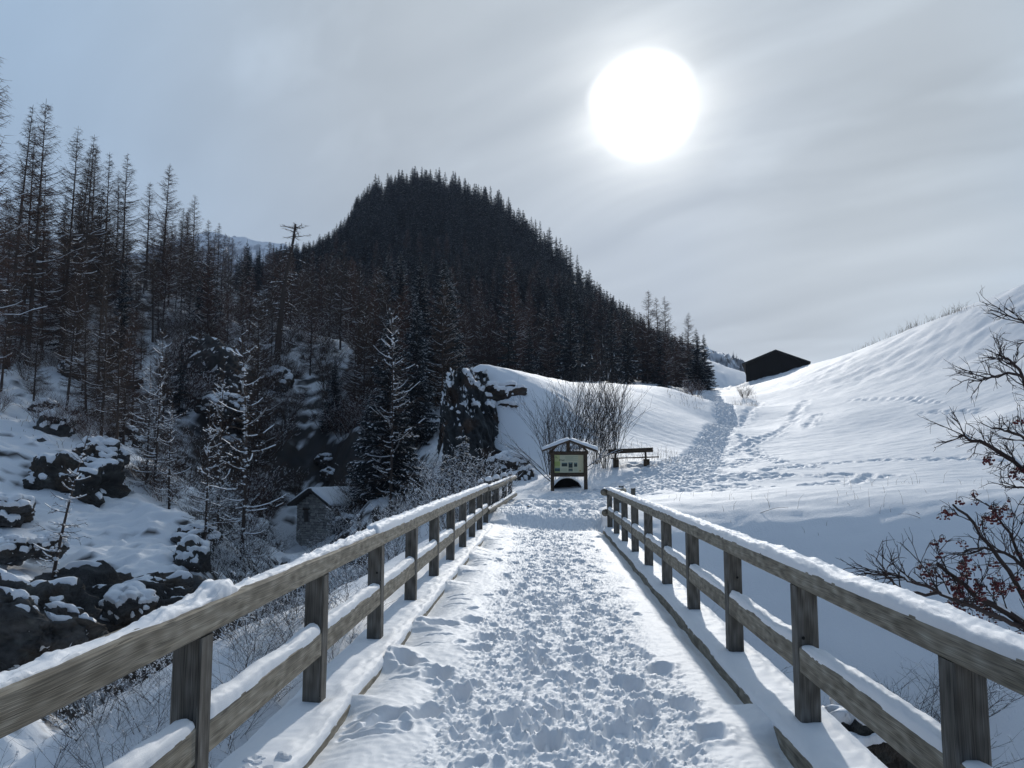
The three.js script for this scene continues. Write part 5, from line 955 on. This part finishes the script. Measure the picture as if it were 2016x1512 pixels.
scatter(60, 704, r => [...pix(r, -60, 380, 41, 80), 1.2], (x, d, r) => plant(SCRUB[Math.floor(r() * 2)], 'shrub', 'brown undergrowth between the trunks of the left slope', 'shrub', x, d, { height: 1.2 + 1.4 * r(), turn: r() * 6.28, y: surf(x, d), group: 'brown undergrowth on the left slope' }));
scatter(14, 705, r => { const q = pix(r, 400, 700, 30, 50), px = 1075 + q[0] / q[1] * F; return [...q, px > 545 && px < 690 && q[1] > 36 ? 1e9 : 1.2]; }, (x, d, r) => plant(BRUSH[Math.floor(r() * 2)], 'shrub', 'snow dusted brush around the stone hut in the gorge', 'shrub', x, d, { height: 1.4 + 1.2 * r(), turn: r() * 6.28, y: surf(x, d), group: 'brush around the stone hut' }));
scatter(24, 706, r => { const d = lerp(10.5, 15.5, r()), a = r(); return [at(a < 0.8 ? lerp(1580, 2000, r()) : lerp(1290, 1480, r()), 1400, d).x, d, 0.7]; }, (x, d, r) => plant(TANGLE[Math.floor(r() * 2)], 'shrub', 'bare twiggy shrub in the shaded gully right of the bridge', 'shrub', x, d, { height: 1.2 + 1.3 * r(), turn: r() * 6.28, y: surf(x, d), group: 'twiggy shrubs in the shaded gully' }));
rock('dark rock in the shaded gully seen under the right railing', 1700, 1475, 12.0, 0.8, 0.55, 0.5, 58, { snowy: 0.6 });
bushAt(SCRUB[1], 'reddish dry shrub where the path cuts into the crest', 1372, 80, 2, { turn: 1 });
bushAt(SCRUB[0], 'dry shrub on the snowy bank left of the path', 1352, 74, 1.6, { turn: 2 });
bushAt(SCRUB[0], 'small dry shrub on the bank right of the path below the barn', 1470, 78, 1.5, { turn: 3 });
{
  const proto = [0, 1, 2].map(k => finishRock(rockGeo(1, 1, 0.7, 0.8, 60 + k, 12, 1.3), 60 + k, DARK, 0.55));
  scatter(26, 707, r => r() < 0.5 ? [...pix(r, -60, 420, 40, 75), 2] : [...pix(r, 390, 760, 28, 75), 2], (x, d, r) => {
    const t = thing('boulder', 'dark snow capped boulder lying in the wooded gorge', 'rock', 'snow capped boulders in the wooded gorge'), k = Math.floor(r() * 3), s = 0.5 + 1.0 * r() * r() + d * 0.006;
    part('stone', proto[k][0], M.rock, t); part('snow_cover', proto[k][1], M.snow, t);
    t.position.set(x, surf(x, d) + 0.05 * s, -d); t.rotation.y = r() * 6.28; t.scale.set(s, s * (0.8 + 0.5 * r()), s);
  });
}
// ------------------------------------------------------------------ rowan with berries at the right edge
{
  const r = rng(801), t = thing('rowan_tree', 'dark rowan with hanging red berries reaching in from the right edge', 'rowan tree'), mb = new MB(), snow = new MB();
  const spots = [], tip = (p, d, L, R, lev) => {
    const n = 4, Q = [[...p]], q = [R]; let c = [...p], v = [...d];
    for (let k = 1; k <= n; k++) { v = v.map(x => x + (r() - 0.5) * 0.55); v[1] += 0.06 - 0.10 * k / n; const m = Math.hypot(...v); v = v.map(x => x / m); c = c.map((x, i) => x + v[i] * L / n); Q.push([...c]); q.push(R * (1 - 0.55 * k / n)); }
    mb.tube(Q, q, 4, true);
    if (lev < 2) { const kids = lev ? 2 : 3 + Math.floor(2 * r()); for (let k = 0; k < kids; k++) { const s = 0.3 + 0.7 * r(), i = Math.min(n - 1, Math.floor(s * n)), f = s * n - i, b = Q[i].map((x, z) => lerp(x, Q[i + 1][z], f)), dd = [v[0] + (r() - 0.5) * 1.5, v[1] + (r() - 0.4) * 1.1, v[2] + (r() - 0.5) * 1.5], m = Math.hypot(...dd); tip(b, dd.map(x => x / m), L * (0.45 + 0.3 * r()), R * 0.62, lev + 1); } }
    if (r() < (lev ? 0.62 : 0.45)) spots.push([Q[n], c]);
  };
  const limbs = [
    [0.055, [[2180, 1560, 6.6], [2100, 1330, 6.5], [2016, 1235, 6.4], [1950, 1190, 6.3], [1895, 1152, 6.2], [1845, 1108, 6.1]], 0.5, 22],
    [0.036, [[2150, 1420, 6.6], [2075, 1280, 6.5], [2010, 1165, 6.5], [1960, 1090, 6.4], [1912, 1028, 6.4], [1874, 993, 6.3]], 0.1, 3],
    [0.026, [[2130, 1400, 6.7], [2060, 1200, 6.7], [2000, 1085, 6.8], [1975, 1030, 6.8], [1940, 990, 6.9]], 0.0, 7],
    [0.045, [[2250, 1200, 7.2], [2120, 1020, 7.0], [2016, 925, 6.9], [1975, 893, 6.9], [1925, 868, 6.8], [1885, 856, 6.8]], 0.15, 22],
    [0.026, [[2120, 1000, 7.2], [2040, 890, 7.2], [2000, 855, 7.2], [1960, 842, 7.1]], 0.05, 10],
    [0.03, [[2240, 1000, 7.3], [2100, 850, 7.3], [2020, 760, 7.3], [1995, 712, 7.2], [1962, 698, 7.2]], 0.02, 14],
    [0.022, [[2060, 800, 7.3], [2000, 735, 7.2], [1950, 745, 7.2], [1910, 752, 7.1]], 0.02, 9],
    [0.022, [[2160, 720, 7.4], [2060, 660, 7.4], [2010, 632, 7.3], [1980, 620, 7.3]], 0, 10],
    [0.026, [[2016, 1235, 6.4], [1930, 1200, 6.0], [1850, 1170, 5.9], [1800, 1146, 5.8], [1770, 1136, 5.8]], 0.1, 12],
    [0.016, [[1850, 1170, 5.9], [1790, 1165, 5.8], [1750, 1140, 5.7], [1725, 1122, 5.7]], 0, 6],
    [0.03, [[2120, 1250, 6.8], [2060, 1160, 6.8], [2010, 1110, 6.7], [1950, 1080, 6.7], [1900, 1085, 6.6]], 0.1, 18],
    [0.02, [[2120, 1120, 7], [2060, 1010, 7], [2020, 960, 7], [1990, 960, 7]], 0, 10],
  ];
  for (const [R, pts, sn, kids] of limbs) {
    const cv = new THREE.CatmullRomCurve3(pts.map(p => at(...p))), n = 14, Q = [], q = [];
    for (let k = 0; k <= n; k++) { const p = cv.getPoint(k / n); Q.push([p.x + 0.018 * n2(k * 0.9, R * 99), p.y + 0.018 * n2(k * 0.9, R * 99 + 5), p.z]); q.push(0.78 * R * lerp(1, 0.28, k / n)); }
    mb.tube(Q, q, 7);
    for (let k = 0; k < n; k++) if (r() < sn) { const A = Q[k], B = Q[k + 1], w = q[k] * 1.0; const m = snow.p.length / 3; for (const [P, f] of [[A, 1], [B, 0.9]]) { snow.v(P[0], P[1] + q[k] * 0.3, P[2] - w * f); snow.v(P[0], P[1] + q[k] + w * 0.75 * f, P[2] - w * 0.2); snow.v(P[0], P[1] + q[k] + w * 0.7 * f, P[2] + w * 0.3); snow.v(P[0], P[1] + q[k] * 0.3, P[2] + w * f); } for (let z = 0; z < 3; z++) snow.quad(m + z, m + z + 1, m + 5 + z, m + 4 + z); }
    for (let k = 0; k < kids; k++) { const s = 0.3 + 0.7 * (k + r()) / kids, i = Math.min(n - 1, Math.floor(s * n)), b = Q[i], d = [Q[i + 1][0] - b[0], Q[i + 1][1] - b[1], Q[i + 1][2] - b[2]], m = Math.hypot(...d), dd = d.map(x => x / m + (r() - 0.5) * 1.6), mm = Math.hypot(...dd); dd[1] += 0.12; tip(b, dd.map(x => x / mm), (0.15 + 0.27 * r()) * (1 - 0.35 * s), 0.006, 0); }
  }
  part('branches', mb.geo(), M.rowan, t); part('snow_on_branches', snow.geo(), M.snowPlain, t);
  // berries in drooping bunches, a few shapes used again and again
  const bunches = [0, 1, 2, 3].map(k => { const g = []; const q = rng(820 + k), st = new MB(); for (let i = 0; i < 5 + k * 2; i++) { const x = (q() - 0.5) * 0.05, y = -0.028 - 0.03 * q(), z = (q() - 0.5) * 0.05; g.push(new THREE.SphereGeometry(0.0078, 7, 5).translate(x, y, z)); } return mergeGeometries(g); });
  const stalk = (() => { const st = new MB(); for (let i = 0; i < 5; i++) { const a = i * 1.3; st.tube([[0, 0, 0], [Math.cos(a) * 0.018, -0.012, Math.sin(a) * 0.018], [Math.cos(a) * 0.02, -0.035, Math.sin(a) * 0.02]], [0.0016, 0.0014, 0.0012], 3, false); } return st.geo(false); })();
  spots.filter((_, i) => i % 3).slice(0, 170).forEach(([p], k) => { const b = part('berry_bunch', bunches[k % 4], M.berry, t); b.position.set(...p); b.rotation.y = k; b.scale.setScalar(0.8 + 0.6 * r()); const s = part('stalk', stalk, M.rowan, b); });
}
// ------------------------------------------------------------------ dry grass and stalks
function grassTuft(name, label, n, seed, pick, lo, hi, w) {
  const mb = new MB(), r = rng(seed);
  for (let k = 0; k < n; k++) {
    const [x, d] = pick(r), y = surf(x, d) - 0.04, h = lerp(lo, hi, r() * r()), a = r() * 6.28, bend = h * (0.1 + 0.5 * r()), P = [[x, y, -d], [x + Math.cos(a) * bend * 0.3, y + h * 0.6, -d + Math.sin(a) * bend * 0.3], [x + Math.cos(a) * bend, y + h * (0.85 + 0.15 * r()), -d + Math.sin(a) * bend]];
    mb.tube(P, [w, w * 0.8, w * 0.3], 3, false);
  }
  solo(name, mb.geo(false), M.grass, label, 'dry grass', null, 'stuff');
}
grassTuft('dry_grass', 'dry grass stalks along the crest of the snowy hill at right', 420, 901, r => { const px = [1700, 1722, 1748, 1770, 1786, 1800, 1832, 1862, 1880, 1893][Math.floor(r() * 10)] + (r() + r() + r() - 1.5) * (r() < 0.6 ? 10 : 40), d = lerp(96, 79, (px - 1700) / 200) - 2.5 * r(); const x = at(px, 650, d).x; return [x + (r() - 0.5) * 0.5, d]; }, 0.15, 1.5, 0.011);
grassTuft('dry_grass_stalks', 'scattered dry stalks on the snow bank beyond the right railing', 60, 902, r => { const px = lerp(1280, 1960, r()), d = lerp(18.8, 23, r()); return [at(px, 1020, d).x, d]; }, 0.12, 0.6, 0.004);
grassTuft('dry_grass', 'dry grass and weeds around the bench and bare shrubs', 260, 903, r => pix(r, 1210, 1330, 35, 41), 0.1, 0.7, 0.006);
grassTuft('dry_grass', 'dry grass on the cut bank of the path near the crest', 420, 904, r => r() < 0.5 ? pix(r, 1310, 1385, 60, 80) : pix(r, 1440, 1490, 66, 84), 0.1, 0.7, 0.010);
grassTuft('dry_grass_clump', 'brown dry grass below the gorge wall behind the left railing', 300, 905, r => { const d = lerp(15, 25, r()); return [at(lerp(100, 420, r()), 1250, d).x, d]; }, 0.25, 1.0, 0.006);
grassTuft('dry_grass_clump', 'brown grass among the boulders of the left slope', 500, 906, r => pix(r, -20, 330, 40, 60), 0.15, 0.7, 0.012);
// single bent stems on the bank
[[1487, 1012, 1552, 1000, 20, 'long bent stem arching over the bank beyond the right railing'], [1600, 1060, 1582, 1045, 19.2, 'short thick dead stem on the bank left of the rowan'], [1812, 1040, 1803, 1008, 19, 'dark upright dead stem on the bank'], [1818, 1052, 1768, 1012, 18.8, 'thin curved dead stem left of the dark upright one'], [1850, 1050, 1855, 1015, 18.8, 'thin straight dead stem right of the dark upright one'], [1674, 1022, 1668, 990, 20, 'thin dead stem standing in the middle of the bank']].forEach(([a, b, c, e, d, label], k) => {
  const A = at(a, b, d), B = at(c, e, d), y = surf(A.x, d) - 0.05, mb = new MB(), P = []; for (let i = 0; i <= 6; i++) { const s = i / 6; P.push([lerp(A.x, B.x, k === 0 || k === 3 ? s : s), lerp(y, B.y, k === 0 || k === 3 ? Math.sin(s * 1.7) / Math.sin(1.7) * (1 + 0.15 * Math.sin(s * 3.14)) : s), -d + 0.05 * Math.sin(s * 3)]); }
  mb.tube(P, P.map((_, i) => [0.007, 0.012, 0.012, 0.006, 0.006, 0.005][k] * (1 - 0.09 * i)), 5); solo('dead_stem', mb.geo(), M.bush, label, 'plant stem');
});

renderer.setSize(1024, 768);
renderer.render(scene, camera);
